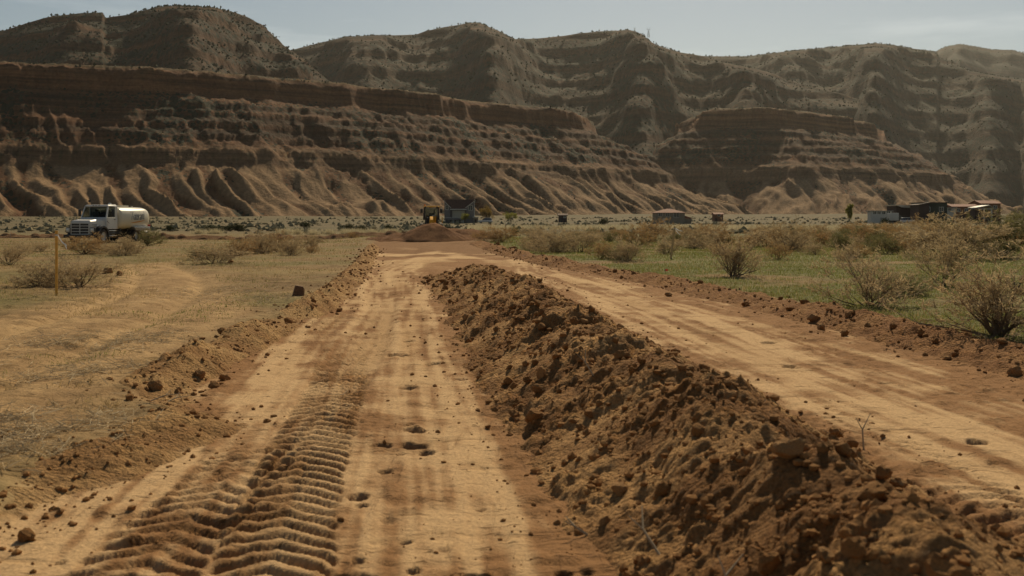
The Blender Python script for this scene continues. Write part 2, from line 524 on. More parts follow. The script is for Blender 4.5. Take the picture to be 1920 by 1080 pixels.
def ground_fields(x, y):
    """height and base colour of the ground at numpy arrays x, y"""
    z = base_z(x, y)
    rd = road_mask(x, y)
    near = sstep(60, 25, y)
    # lane surface is cut a little lower than the field
    z = z - 0.09 * rd
    n1 = fbm(x / .7, y / .7, 31, 4)
    n2 = fbm(x * 5, y * 5, 32, 3)
    # ---- road colour: pale scraped hardpan against loose reddish soil
    xr = x - wr_c(y)
    along = fbm(xr * 1.6, y * .13, 33, 4)                 # streaks along the lane
    fine = fbm(xr * 7, y * .22, 34, 3)
    lane_l = x < wr_c(y)
    el, er = edge_l(y), edge_r(y)
    tl = (x - el) / np.maximum(wr_c(y) - wr_w(y) - el, .5)        # 0..1 across left lane
    tr = (x - wr_c(y) - wr_w(y)) / np.maximum(er - wr_c(y) - wr_w(y), .5)
    hard_l = sstep(.02, .2, tl + .25 * sstep(9.5, 7, y)) * sstep(1.12, .88, tl)
    hard_r = sstep(-.02, .10, tr) * sstep(1.0, .45, tr) * .92
    hard = np.where(lane_l, hard_l, hard_r)
    hard = sstep(.34, .78, .62 * hard + .6 * along + .55 * fine + .42 * n1 + .03)
    hard = hard * sstep(46, 34, y) + sstep(34, 46, y) * sstep(.08, .35, fbm(x / 2.4, y / 5.5, 35, 3) + .25 * sstep(58, 48, y)) * sstep(64, 54, y)
    c_hard, c_loose = (.54, .352, .182), (.275, .14, .056)
    col_r = mixc(c_loose, c_hard, hard) * (1 - .18 * sstep(42, 54, y) * (1 - hard))[..., None]
    # ---- field colours
    sand = sstep(-.8, .6, x - sand_l(y) + .9 * n1) * sstep(.6, -.5, x - sand_r(y) + .5 * n1) * sstep(44, 36, y)
    sand = np.maximum(sand, sstep(44, 34, y) * sstep(.1, .35, fbm(x / 5, y / 5, 37, 3)) * (x < 0) * .35)
    g = fbm(x / 4.5, y / 4.5, 41, 4)
    right = x > er
    green = np.where(right, sstep(-.4, .12, g + .14), sstep(-.2, .35, g + .10 * sstep(-6, -14, x)) * .5)
    green = green * np.where(right, sstep(0.0, 1.3, x - er + .5 * n1), 1.0)
    dry = mixc((.20, .125, .056), (.265, .175, .08), sstep(-.4, .4, fbm(x / 2, y / 2, 43, 4)))
    col_f = dry * (1 - green[..., None]) + np.asarray((.155, .15, .05)) * green[..., None]
    c_sand = mixc((.30, .185, .085), (.42, .27, .128), sstep(-.4, .4, n1 + .6 * along))
    col_f = col_f * (1 - sand[..., None]) + c_sand * sand[..., None]
    # far flats: pale grey brown with sage patches
    far = sstep(85, 170, y)
    cf = mixc((.15, .112, .058), (.115, .095, .048), sstep(-.25, .25, fbm(x / 25, y / 40, 44, 4)))
    col_f = col_f * (1 - far[..., None]) + cf * far[..., None]
    col = col_f * (1 - rd[..., None]) + col_r * rd[..., None]
    # ---- small relief
    z = z + near * (0.018 * n2 * (1 - .75 * rd * hard) + .045 * n1 * (1 - rd) + .02 * fbm(x * 2.4, y * 2.4, 38, 3) * (1 - rd) + .006 * fine * rd)
    z = z + near * (1 - rd) * (.035 * lumps(x, y, .28, 51, .35) * (1 - sand * .5)) + near * rd * (1 - hard) * .03 * lumps(x, y, .13, 53, .6)
    z = z + rd * sstep(40, 50, y) * (.07 * fbm(x / 1.1, y / 1.6, 40, 3) * (1 - hard) + .05 * lumps(x, y, .5, 45, .3) * (1 - hard))
    # grader scrape lines along the lane
    z = z - near * rd * .008 * sstep(.55, .9, fbm(x * 7, y * .12, 36, 2) + .5)
    # second sandy track on the left with wheel ruts
    for off in (-.75, .75):
        cx = curve([(5, -5.0), (12, -5.6), (18, -6.3), (24, -7.4), (30, -9.2), (36, -11.6)])(y) + off
        rut = np.exp(-((x - cx) / .22) ** 2) * sstep(5, 8, y) * sstep(40, 34, y)
        z = z - .08 * rut * near
        col = col * (1 - .35 * rut[..., None]) + np.asarray((.47, .31, .15)) * .35 * rut[..., None]
    # tyre prints
    for path, half, pitch, y0, y1, dp, sd in ((trk_a, .29, .19, 2, 12.5, .08, 61), (trk_b, .30, .21, 2, 6.8, .09, 62), (trk_c, .27, .2, 14.8, 18.6, .035, 63), (trk_d, .3, .21, 2, 8.5, .05, 64)):
        lug, on = tread(x, y, path, half, pitch, y0, y1, sd)
        fade = np.clip(.75 + .9 * fbm(x * .9, y * .9, sd + 5, 2), .25, 1)
        z = z - dp * lug * fade + .016 * on * fade
        if sd != 64:
            k = (on * .4 * (sd == 61) * np.clip(.3 + 1.6 * fbm(x * 1.7, y * 1.1, sd + 9, 3) + .5 * sstep(11, 7, y), 0, 1) + lug * .45) * fade
            col = col * (1 - k[..., None]) + np.asarray((.30, .165, .065)) * k[..., None]
    # long smooth wheel band up the left lane
    wb = curve([(8, -1.55), (12, -1.75), (20, -2.35), (30, -3.5), (42, -4.9)])(y)
    b = sstep(.34, .26, np.abs(x - wb)) * sstep(9, 12, y) * sstep(48, 40, y)
    z = z - .02 * b - .012 * b * (np.abs(((x - wb) / .085) % 1 - .5) < .22)
    for off, hw_, dk in ((0, .30, .80), (.62, .22, .86), (-.75, .25, .84), (1.5, .2, .88), (4.6, .3, .82), (5.6, .26, .86)):
        cx = wb + off + .15 * np.sin(y / 7 + off)
        kb = sstep(hw_, hw_ * .6, np.abs(x - cx)) * rd * sstep(10, 14, y) * sstep(66, 55, y) * np.clip(.6 + 1.2 * fbm(x * .8, y * .25, 39, 3), 0, 1)
        col = col * (1 - kb[..., None] * (1 - np.asarray((dk, dk * .95, dk * .88))))
        z = z - .012 * kb * (1 + .6 * (np.abs(((x - cx) / .07) % 1 - .5) < .2))
    # pits pressed or torn into the surface
    for (X, Y, r, dp) in PITS:
        sel = (np.abs(x - X) < r * 2.5) & (np.abs(y - Y) < r * 3.5)
        if not sel.any(): continue
        xs, ys = x[sel], y[sel]
        q = np.hypot((xs - X) / r, (ys - Y) / (r * 1.25)) + .35 * vn(xs / r * 1.1, ys / r * 1.1, 71)
        z[sel] -= dp * sstep(1.05, .65, q)
        k = sstep(1.1, .7, q) * .6
        col[sel] = col[sel] * (1 - k[:, None]) + np.asarray((.27, .16, .08)) * k[:, None]
    return z, col, rd

def ground_z(X, Y):
    z, c, r = ground_fields(np.array([float(X)]), np.array([float(Y)]))
    return float(z[0])

def build_ground():
    # near sheet: cells grow with distance from the road's near end
    us = np.linspace(-.62, .62, 530)
    ds = 2.4 * np.exp(np.linspace(0, math.log(52 / 2.4), 800))
    U, D = np.meshgrid(us, ds)
    Xn, Yn = U * D, D - 0.0
    # behind / beside the camera and the far land
    z, c, rd = ground_fields(Xn.ravel(), Yn.ravel())
    V = np.stack([Xn.ravel(), Yn.ravel(), z], 1)
    Fc = grid_faces(len(ds), len(us))
    onroad = rd[Fc].mean(1) > .5
    # far sheet, sharing the near sheet's last row of columns
    us2 = np.concatenate([np.linspace(-1.6, -.64, 24), us[::2], np.linspace(.64, 1.6, 24)])
    ds2 = np.concatenate([52 * np.exp(np.linspace(0, math.log(400 / 52), 170)), 400 * np.exp(np.linspace(0, math.log(9000 / 400), 60))[1:]])
    U2, D2 = np.meshgrid(us2, ds2)
    X2, Y2 = (U2 * D2).ravel(), D2.ravel()
    z2, c2, rd2 = ground_fields(X2, Y2)
    z2 = z2 - .012
    V2 = np.stack([X2, Y2, z2], 1)
    F2 = grid_faces(len(ds2), len(us2))
    on2 = rd2[F2].mean(1) > .5
    # sides and the land behind the camera
    xs3 = np.concatenate([-np.geomspace(200, 1.9, 40), np.linspace(-1.5, 1.5, 25), np.geomspace(1.9, 200, 40)])
    ys3 = np.concatenate([-np.geomspace(150, 1, 25), np.linspace(0, 52, 90)])
    X3, Y3 = np.meshgrid(xs3, ys3)
    X3, Y3 = X3.ravel(), Y3.ravel()
    z3, c3, rd3 = ground_fields(X3, np.maximum(Y3, 1.0))
    inside = (np.abs(X3) < .62 * Y3) & (Y3 > 2.6)
    z3 = z3 - .06 - .05 * inside
    V3 = np.stack([X3, Y3, z3], 1)
    F3 = grid_faces(len(ys3), len(xs3))
    F3 = F3[~inside[F3].all(1)]
    n1, n2 = len(V), len(V2)
    V = np.concatenate([V, V2, V3]); c = np.concatenate([c, c2, c3])
    FF = np.concatenate([Fc, F2 + n1, F3 + n1 + n2])
    on = np.concatenate([onroad, on2, np.zeros(len(F3), bool)])
    for nm, keep in (('ground', ~on), ('dirt_road', on)):
        v, f, cc = sub_mesh(V, FF, c, keep)
        o = link(nm, raw_mesh(nm, v, f, True, [M_SOIL], col=cc))
        tag(o, kind='structure')
build_ground()

# ---- soil ridges lying on the ground
def windrow_h(x, y):
    """height of the central ridge above the ground"""
    wob = .16 * fbm(y / 1.6, y * 0 + 3, 81, 3)
    wv = (x - wr_c(y) - wob) / (wr_w(y) * (1 + .16 * fbm(y / 1.1 + (x > wr_c(y)) * 40, y * 0, 82, 3)))
    a = np.abs(wv)
    prof = np.clip(1 - a, 0, 1)
    prof = np.where(prof > .8, .8 + (prof - .8) * .45, prof) / .89
    h = wr_h(y) * prof ** (1.12) * (1 + .42 * fbm(x / .75, y / .75, 83, 3))
    amt = sstep(1.22, .85, a) * np.clip(wr_h(y) / .3, 0, 1)
    rough = np.clip(.62 + 1.3 * fbm(x / .9, y / .9, 84, 3), .12, 1.4)
    h = h + amt * rough * (.05 * lumps(x, y, .24, 85, .16) + .035 * lumps(x + 5, y, .11, 87, .35) + .04 * lumps(x, y + 9, .045, 89, .6) + .035 * ridged(x * 7, y * 7, 88, 4) + .08 * fbm(x * 3.2, y * 3.2, 86, 4))
    return h - .05 * sstep(.95, 1.25, a), amt

def ridge_mesh(name, ys, ts, xf, hf, colf, mat):
    T, Y = np.meshgrid(ts, ys)
    X = xf(T, Y)
    x, y = X.ravel(), Y.ravel()
    h = hf(x, y)
    gz, gc, _ = ground_fields(x, y)
    V = np.stack([x, y, gz + h - .02], 1)
    me = raw_mesh(name, V, grid_faces(len(ys), len(ts)), True, [mat], col=colf(x, y, h, gc))
    return me

def loose_col(x, y, h, gc, c0=(.22, .102, .034), c1=(.45, .255, .105)):
    t = sstep(-.35, .4, fbm(x / .8, y / .8, 91, 4) + .25 * fbm(x * 4, y * 4, 92, 2))
    c = mixc(c0, c1, t)
    k = sstep(.05, -.02, h)[:, None]
    return c * (1 - k) + gc * k

ys = np.concatenate([np.linspace(1.6, 3.0, 60)[:-1], 3.0 * np.exp(np.linspace(0, math.log(32 / 3.0), 800))])
ts = np.linspace(-1.28, 1.28, 156)
me = ridge_mesh('dirt_windrow', ys, ts, lambda T, Y: wr_c(Y) + T * wr_w(Y), lambda x, y: windrow_h(x, y)[0], loose_col, M_LOOSE)
tag(link('dirt_windrow', me), 'long ridge of dark loose crumbly soil running up the middle of the dirt road', 'dirt ridge')

def berm_h(x, y, path, half, height, seed, gap):
    wv = np.abs(x - path(y) - .12 * fbm(y / 1.3, y * 0, seed, 3)) / half
    on = np.clip(.72 + 1.5 * fbm(y / gap, y * 0 + 7, seed + 1, 3), .12, 1.35)
    h = height * on * np.clip(1 - wv, 0, 1) ** .8
    amt = sstep(1.25, .7, wv) * np.clip(on, 0, 1) * np.clip(height / .12, 0, 1)
    h = h + amt * (.05 * lumps(x, y, .22, seed + 3, .4) + .05 * lumps(x, y, .11, seed + 5, .6) + .035 * fbm(x * 4, y * 4, seed + 7, 3))
    return h - .06 * sstep(.9, 1.3, wv)

hl = curve([(0, 0), (5, .0), (6.6, .03), (7.3, .12), (8.2, .17), (9.2, .06), (9.8, .08), (10.4, .2), (16, .23), (22, .19), (40, .22), (60, .2), (75, .25)])
lb = lambda y: edge_l(y) + .05
ys = 3.0 * np.exp(np.linspace(0, math.log(62 / 3.0), 720))
me = ridge_mesh('soil_berm', ys, np.linspace(-1.3, 1.3, 62), lambda T, Y: lb(Y) + T * .36, lambda x, y: berm_h(x, y, lb, .36, hl(y), 101, 2.6),
                lambda x, y, h, gc: loose_col(x, y, h, gc, (.30, .16, .062), (.44, .265, .112)), M_LOOSE)
tag(link('soil_berm', me), 'low crumbling tan soil bank along the road edge on the water truck side', 'soil bank')
rb = lambda y: edge_r(y) - .05
hr = curve([(0, .12), (12, .14), (20, .16), (30, .2), (45, .24), (66, .25)])
ys = 5.0 * np.exp(np.linspace(0, math.log(66 / 5.0), 640))
me = ridge_mesh('soil_berm', ys, np.linspace(-1.3, 1.3, 66), lambda T, Y: rb(Y) + T * .55, lambda x, y: berm_h(x, y, rb, .55, hr(y), 131, 6.0),
                lambda x, y, h, gc: loose_col(x, y, h, gc, (.22, .10, .036), (.32, .165, .066)), M_LOOSE)
tag(link('soil_berm', me), 'low reddish soil bank between the road and the green brush field', 'soil bank')

# mound pushed up in front of the grader
def mound_h(x, y):
    j = .25 * fbm(x / 1.2, y / 1.2, 151, 4)
    a = np.clip(1 - np.hypot((x + 5.35) / 2.6, (y - 73.5) / 2.6) + .12 * j, 0, 1)
    b = np.clip(1 - np.hypot((x + 3.6) / 3.0, (y - 77) / 4.5) + .1 * j, 0, 1)
    c = np.clip(1 - np.hypot((x + 7.6) / 2.2, (y - 74) / 3.0) + .2 * j, 0, 1)
    h = np.maximum(np.maximum(1.2 * (1 - (1 - a) ** 1.35), 1.0 * np.minimum(b, .68)), .55 * c)
    return h + sstep(0, .1, h) * (.10 * lumps(x, y, .5, 153, .6) + .06 * fbm(x, y, 154, 3)) - .07 * sstep(.04, 0, h)
ys = np.linspace(69, 83, 120)
me = ridge_mesh('dirt_mound', ys, np.linspace(-10.6, 1.0, 130), lambda T, Y: T, mound_h,
                lambda x, y, h, gc: loose_col(x, y, h, gc, (.14, .058, .021), (.21, .096, .038)), M_LOOSE)
tag(link('dirt_mound', me), 'heap of dark red-brown earth in front of the yellow grader', 'dirt mound')

# spoil line along a trench across the left field
def spoil(y0, x0, x1, h0, seed, label):
    xs = np.linspace(x0, x1, int((x1 - x0) / .12))
    tsp = np.linspace(-1.2, 1.2, 26)
    T, X = np.meshgrid(tsp, xs)
    Y = y0 + T * .75 + .5 * fbm(X / 9, X * 0, seed, 2)
    x, y = X.ravel(), Y.ravel()
    wv = np.abs(T.ravel())
    h = h0 * np.clip(.8 + .9 * fbm(x / 3, y * 0, seed + 1, 3), .2, 1.5) * np.clip(1 - wv, 0, 1) + sstep(1.1, .6, wv) * (.18 * lumps(x, y, .45, seed + 3, .5)) - .08 * sstep(.9, 1.15, wv)
    gz, gc, _ = ground_fields(x, y)
    me = raw_mesh('spoil_bank', np.stack([x, y, gz + h], 1), grid_faces(len(xs), len(tsp)), True, [M_LOOSE], col=loose_col(x, y, h, gc, (.19, .095, .045), (.27, .15, .07)))
    tag(link('spoil_bank', me), label, 'soil bank')
spoil(92, -33, -8.5, .42, 161, 'thin line of red-brown spoil across the field behind the dry bushes')
spoil(100, -52, -37.5, .40, 171, 'short strip of dark spoil at the frame edge behind the water truck')
# ================================================================== cliffs and mesas
def fan(px0, px1, npx, d):
    U, D = np.meshgrid((np.linspace(px0, px1, npx) - 960) / F, d)
    return (U * D).ravel(), D.ravel(), npx, len(d)

def plan(pts):
    return np.array([((a - 960) / F * d, d) for a, d in pts])

def sdf(x, y, P):
    """signed distance to a closed plan outline, positive inside"""
    best = np.full(x.shape, 1e18)
    ins = np.zeros(x.shape, bool)
    n = len(P)
    for i in range(n):
        ax, ay = P[i]; bx, by = P[(i + 1) % n]
        ex, ey = bx - ax, by - ay
        t = np.clip(((x - ax) * ex + (y - ay) * ey) / (ex * ex + ey * ey), 0, 1)
        best = np.minimum(best, (x - ax - t * ex) ** 2 + (y - ay - t * ey) ** 2)
        c = ((ay > y) != (by > y)) & (x < ex * (y - ay) / (ey if ey else 1e-9) + ax)
        ins ^= c
    dd = np.sqrt(best)
    return np.where(ins, dd, -dd)

SCRUB = []      # (x, y, z, size) of scrub junipers on the slopes

def escarpment(name, P, x, y, nc, nr, k, seed, label, scr, tg=(1.0, 0.0)):
    """two tier cliff: fluted clay fans, pale ledge, rubble slope, red caprock, bench"""
    s = sdf(x, y, P)
    big = fbm(x / (150 * k), y / (150 * k), seed, 3)
    med = ridged(x / (62 * k), y / (62 * k), seed + 3, 3)
    sm = ridged(x / (20 * k), y / (20 * k), seed + 5, 3)
    al = x * tg[0] + y * tg[1] + 16 * k * fbm(x / (70 * k), y / (70 * k), seed + 41, 3)                      # along the wall; gullies run straight down from it
    flute = .8 * ridged(al / (30 * k) + .25 * big, s / (420 * k), seed + 7, 1) + .2 * ridged(al / (11 * k), s / (160 * k), seed + 8, 2)
    lowband = np.clip(1 - s / (112 * k), 0, 1)
    s2 = s + k * (34 * big + 8 * med * (1 - lowband) + 2.2 * sm * (1 - lowband) + 6 * ridged(al / (17 * k), s / (300 * k), seed + 12, 2) * sstep(100 * k, 130 * k, s) * sstep(232 * k, 215 * k, s) + (34 + 26 * fbm(x / (55 * k), y / (55 * k), seed + 43, 2)) * flute * lowband * sstep(-45 * k, 10 * k, s))
    pr = np.array([(-400, -4), (-40, -1), (0, 0), (30, 9), (70, 28), (104, 49), (108, 52), (113, 66), (128, 70), (140, 76), (142, 81), (160, 88), (163, 95), (180, 102), (182, 107), (198, 112), (201, 117), (228, 126), (232, 134), (236, 152), (246, 154), (420, 168), (900, 205)], float)
    z = np.interp(s2 / k, pr[:, 0], pr[:, 1]) * k
    ps = np.array([(-400, -4), (-40, -1), (0, 0), (40, 12), (104, 48), (128, 66), (164, 90), (215, 121), (238, 140), (250, 154), (420, 168), (900, 205)], float)
    soft = sstep(-.4, .2, fbm(x / (75 * k), y / (75 * k), seed + 23, 3)) * np.where(s2 / k > 205, .35, np.where(s2 / k > 118, .45, .85))
    z = z * (1 - soft) + np.interp(s2 / k, ps[:, 0], ps[:, 1]) * k * soft
    nf = fbm(x / 14, y / 14, seed + 9, 4)
    amp = sstep(0, 30, s2)
    z = z + amp * (1.7 * nf + 1.9 * ridged(x / 7, y / 7, seed + 10, 3)) * (1 - .95 * sstep(.12, .45, flute) * sstep(108 * k, 86 * k, s2))
    zz = z / k + 2.5 * fbm(x / 60, y / 60, seed + 11, 2)
    # rock colours by bed
    clay = sstep(.30, .55, flute + .3 * fbm(x / 30, y / 30, seed + 13, 3)) * sstep(60, 46, zz)
    c = mixc((.115, .060, .028), (.175, .098, .048), sstep(-.4, .4, nf))
    c = c * (1 - clay[:, None]) + np.asarray((.31, .24, .155)) * clay[:, None]
    led = sstep(47, 51, zz) * sstep(72, 67, zz)
    c = c * (1 - led[:, None]) + np.asarray((.19, .13, .08)) * led[:, None]
    up = sstep(70, 76, zz)
    band = .5 + .5 * np.sin(zz * .42 + 1.5 * fbm(x / 200, y / 200, seed + 15, 2))
    cu = mixc((.075, .044, .026), (.14, .076, .04), band)
    c = c * (1 - up[:, None]) + cu * up[:, None]
    cap = sstep(126, 131, zz) * sstep(156, 150, zz)
    c = c * (1 - cap[:, None]) + mixc((.145, .074, .038), (.20, .112, .06), sstep(-.4, .4, fbm(x / 25, y / 80 + z / 30, seed + 17, 3))) * cap[:, None]
    top = sstep(151, 155, zz)
    c = c * (1 - top[:, None]) + mixc((.15, .11, .055), (.085, .075, .038), sstep(-.2, .3, fbm(x / 20, y / 20, seed + 19, 3))) * top[:, None]
    dots = sstep(.30, .42, fbm(x / 5.5, y / 5.5, seed + 21, 2) + .25 * fbm(x / 60, y / 60, seed + 22, 2)) * (1 - clay) * (1 - cap) * .75
    c = c * (1 - dots[:, None]) + np.asarray((.085, .082, .042)) * dots[:, None]
    z = np.where(s2 < 0, np.minimum(z, -1.5), z)
    o = link(name, raw_mesh(name, np.stack([x, y, z], 1), grid_faces(nr, nc), True, [M_ROCK], col=c * np.asarray((.74, .59, .47)), bed=np.clip(.25 + .75 * sstep(46, 54, zz), 0, 1) * (1 - clay), veg=np.clip(.45 + .9 * fbm(x / 60, y / 60, seed + 22, 2), 0, 1) * (1 - clay) * (1 - cap) * (1 - .7 * led)))
    tag(o, label, kind='structure')
    r = np.random.default_rng(seed)
    idx = np.nonzero(((zz > 152) | ((zz > 72) & (zz < 124) & (fbm(x / 60, y / 60, seed + 22, 2) > .05)) | ((zz < 46) & (zz > 2) & (clay < .2))) & (s2 > 0))[0]
    for i in r.choice(idx, min(scr, len(idx)), replace=False):
        SCRUB.append((x[i], y[i], z[i], (.7 + 1.2 * r.random()) * (0.6 if zz[i] < 140 else 1.0)))

PA = plan([(-900, 700), (-300, 830), (0, 880), (300, 905), (600, 965), (850, 1060), (1000, 1150), (1150, 1265), (1260, 1370), (1370, 1470), (1405, 1600), (1360, 2000), (1000, 3000), (-1500, 3000), (-1500, 700)])
x, y, nc, nr = fan(-230, 1500, 660, np.concatenate([np.arange(790, 1640, 3.3), np.linspace(1642, 1800, 8)]))
escarpment('cliffs', PA, x, y, nc, nr, 1.0, 201, 'near red-brown cliff wall with fluted grey clay fans', 1500, (.80, .60))
PE = plan([(1020, 1500), (1120, 1600), (1250, 1660), (1380, 1640), (1480, 1570), (1590, 1550), (1690, 1610), (1790, 1720), (1880, 1850), (1935, 2050), (1900, 2500), (1500, 3200), (1000, 3200)])
x, y, nc, nr = fan(1060, 2010, 420, np.concatenate([np.arange(1480, 2200, 3.6), np.linspace(2210, 2500, 8)]))
escarpment('cliffs', PE, x, y, nc, nr, 1.24, 301, 'flat topped spur with pyramid shaped clay slopes behind the sheds', 900)

def mesa(name, sky_pts, dr, slope, spurs, x, y, nc, nr, seed, label, scr, step=46.0, veg=.5, tint=(1, 1, 1)):
    """skyline ridge at distance dr, falling towards the viewer in terraces, with spurs reaching forward"""
    u = x / y * F + 960
    sp = np.array(sky_pts, float)
    zs = (HOR - np.interp(u, sp[:, 0], sp[:, 1])) / F * dr + HC
    k = dr / 2000.0
    uw = u + 20 * fbm(x / (190 * k), y / (190 * k), seed + 31, 3)
    fwd = np.zeros_like(x)
    for (pc, wd, am) in spurs:
        fwd = np.maximum(fwd, am * np.exp(-np.abs((uw - pc) / wd) ** 2))
    big = fbm(x / (260 * k), y / (260 * k), seed, 3)
    med = ridged(x / (120 * k), y / (180 * k), seed + 3, 3)
    sm = ridged(x / (36 * k), y / (50 * k), seed + 5, 3)
    dd = dr - y - fwd * sstep(0, 150, dr - y)
    dd = dd - sstep(0, 200, dr - y) * k * (75 * big + 32 * med + 9 * sm)
    z0 = zs - slope * np.clip(dd, 0, None) - .06 * np.clip(-(dr - y), -0, None)
    cap_z = zs * np.minimum(y / dr, 1.0) - .02 * np.clip(dr - y, 0, None)
    z0 = np.minimum(z0, cap_z)
    q = z0 / step + .25 * fbm(x / 700, y / 700, seed + 7, 2)
    fq = q - np.floor(q)
    ter = np.floor(q) + np.where(fq < .84, fq * .74, .6216 + (fq - .84) * (1 - .6216) / .16)
    z = z0 + (ter - q) * step * .95 * sstep(0, 60, zs - z0 + 25)
    z = z + 1.4 * k * fbm(x / 22, y / 22, seed + 9, 4) * sstep(0, 50, dr - y)
    z = np.minimum(z, cap_z + 1.2 * k * fbm(x / 9, y / 9, seed + 8, 2))
    cliff = sstep(.80, .87, fq) * sstep(1.02, .93, fq)
    c_rock = mixc((.13, .068, .035), (.19, .107, .055), sstep(-.4, .4, fbm(x / 120, z / 15, seed + 11, 3)))
    c_veg = mixc((.07, .046, .025), (.115, .07, .036), sstep(-.35, .4 + .3 * (1 - veg), fbm(x / 60, y / 60, seed + 13, 4)))
    c = c_veg * (1 - cliff[:, None] * .85) + c_rock * cliff[:, None] * .85
    bare = sstep(.15, .5, med + .3 * big) * .6 * (1 - veg * .5)
    c = c * (1 - bare[:, None]) + np.asarray((.125, .085, .048)) * bare[:, None]
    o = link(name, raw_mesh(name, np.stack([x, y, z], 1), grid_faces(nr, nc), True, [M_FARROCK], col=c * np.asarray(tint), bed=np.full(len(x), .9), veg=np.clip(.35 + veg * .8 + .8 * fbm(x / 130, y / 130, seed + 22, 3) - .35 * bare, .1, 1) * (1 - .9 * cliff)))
    tag(o, label, kind='structure')
    r = np.random.default_rng(seed)
    ok = np.nonzero((cliff < .35) & (dr - y > -30) & (z > 90))[0]
    rim = np.nonzero((np.abs(dr - y) < 25) & (z > 90))[0]
    for i in list(r.choice(ok, min(scr, len(ok)), replace=False)) + list(r.choice(rim, min(260, len(rim)), replace=False)):
        SCRUB.append((x[i] + r.normal() * 4, y[i] + r.normal() * 4, z[i] - .3, (1.1 + 1.5 * r.random()) * (k ** .5)))

SK_B = [(-300, 70), (-100, 78), (0, 58), (50, 40), (100, 30), (150, 24), (192, 22), (198, 33), (240, 27), (290, 12), (320, 9), (400, 12), (440, 22), (490, 42), (515, 68), (545, 92), (580, 118), (625, 158), (660, 175), (720, 190), (800, 205)]
x, y, nc, nr = fan(-280, 790, 400, np.concatenate([np.arange(1480, 2030, 4.6), np.linspace(2040, 2300, 6)]))
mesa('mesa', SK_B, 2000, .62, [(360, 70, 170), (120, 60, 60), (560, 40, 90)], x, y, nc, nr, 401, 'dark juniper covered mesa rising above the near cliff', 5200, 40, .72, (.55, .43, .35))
SK_C = [(440, 110), (550, 92), (600, 78), (650, 66), (700, 63), (780, 62), (830, 50), (880, 41), (900, 41), (930, 56), (965, 70), (1000, 69), (1060, 65), (1120, 58), (1180, 55), (1205, 64), (1230, 82), (1270, 96), (1320, 105), (1420, 128), (1520, 160), (1640, 190)]
x, y, nc, nr = fan(430, 1640, 440, np.concatenate([np.arange(1900, 2840, 7.0), np.linspace(2850, 3200, 6)]))
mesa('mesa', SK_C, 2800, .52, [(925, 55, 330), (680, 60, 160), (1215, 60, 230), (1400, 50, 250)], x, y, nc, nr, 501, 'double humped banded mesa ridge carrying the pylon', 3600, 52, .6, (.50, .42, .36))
SK_D = [(1150, 118), (1280, 102), (1340, 104), (1400, 104), (1480, 94), (1560, 85), (1640, 79), (1680, 82), (1710, 88), (1756, 94), (1762, 108), (1790, 116), (1815, 130), (1850, 138), (1920, 150), (2000, 158), (2100, 165)]
x, y, nc, nr = fan(1140, 2090, 360, np.concatenate([np.arange(2300, 3740, 9.5), np.linspace(3760, 4200, 6)]))
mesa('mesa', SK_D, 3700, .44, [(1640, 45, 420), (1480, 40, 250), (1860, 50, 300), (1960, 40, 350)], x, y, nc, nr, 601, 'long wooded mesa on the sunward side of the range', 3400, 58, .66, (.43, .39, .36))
SK_F = [(1700, 112), (1755, 96), (1775, 86), (1800, 81), (1830, 86), (1860, 92), (1900, 93), (1930, 102), (1980, 108), (2100, 120)]
x, y, nc, nr = fan(1690, 2090, 120, np.linspace(4700, 6500, 60))
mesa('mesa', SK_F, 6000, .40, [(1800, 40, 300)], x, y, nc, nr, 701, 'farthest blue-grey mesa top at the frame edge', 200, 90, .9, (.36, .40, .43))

# scrub trees on the slopes: small rough blobs, uncountable
M_SCRUB = paint('juniper_scrub', (.042, .042, .022), .9, var=.35, scale=.05, spec=.1)
ico_v, ico_f = None, None
bmx = bmesh.new(); bmesh.ops.create_icosphere(bmx, subdivisions=1, radius=1.0)
octa_v = np.array([(1, 0, 0), (-1, 0, 0), (0, 1, 0), (0, -1, 0), (0, 0, 1), (0, 0, -1)], float)
octa_f = np.array([(0, 2, 4), (2, 1, 4), (1, 3, 4), (3, 0, 4), (2, 0, 5), (1, 2, 5), (3, 1, 5), (0, 3, 5)])
ico_v = np.array([v.co[:] for v in bmx.verts]); ico_f = np.array([[v.index for v in f.verts] for f in bmx.faces]); bmx.free()
bmx = bmesh.new(); bmesh.ops.create_icosphere(bmx, subdivisions=2, radius=1.0)
ico2_v = np.array([v.co[:] for v in bmx.verts]); ico2_f = np.array([[v.index for v in f.verts] for f in bmx.faces]); bmx.free()
def blobs(name, arr, mat, jag=.35, flat=.9, seed=1, verts=None, faces=None):
    verts = ico_v if verts is None else verts
    faces = ico_f if faces is None else faces
    r = np.random.default_rng(seed)
    A = np.array(arr)
    n, k = len(A), len(verts)
    J = 1 + jag * (r.random((n, k)) * 2 - 1)
    ang = r.random(n) * 6.283
    sx = .8 + .5 * r.random(n)
    v = verts[None] * J[..., None]
    vx = v[..., 0] * np.cos(ang)[:, None] * sx[:, None] - v[..., 1] * np.sin(ang)[:, None]
    vy = v[..., 0] * np.sin(ang)[:, None] * sx[:, None] + v[..., 1] * np.cos(ang)[:, None]
    V = np.stack([vx, vy, (v[..., 2] + .6) * flat], -1) * A[:, 3][:, None, None] + A[:, None, :3]
    Fx = (faces[None] + (np.arange(n) * k)[:, None, None]).reshape(-1, 3)
    return raw_mesh(name, V.reshape(-1, 3), Fx, False, [mat])
o = link('juniper_scrub', blobs('juniper_scrub', SCRUB, M_SCRUB, .4, .95, 5, octa_v, octa_f))
tag(o, 'dark juniper scrub dotted over the mesa slopes', 'scrub', kind='stuff')
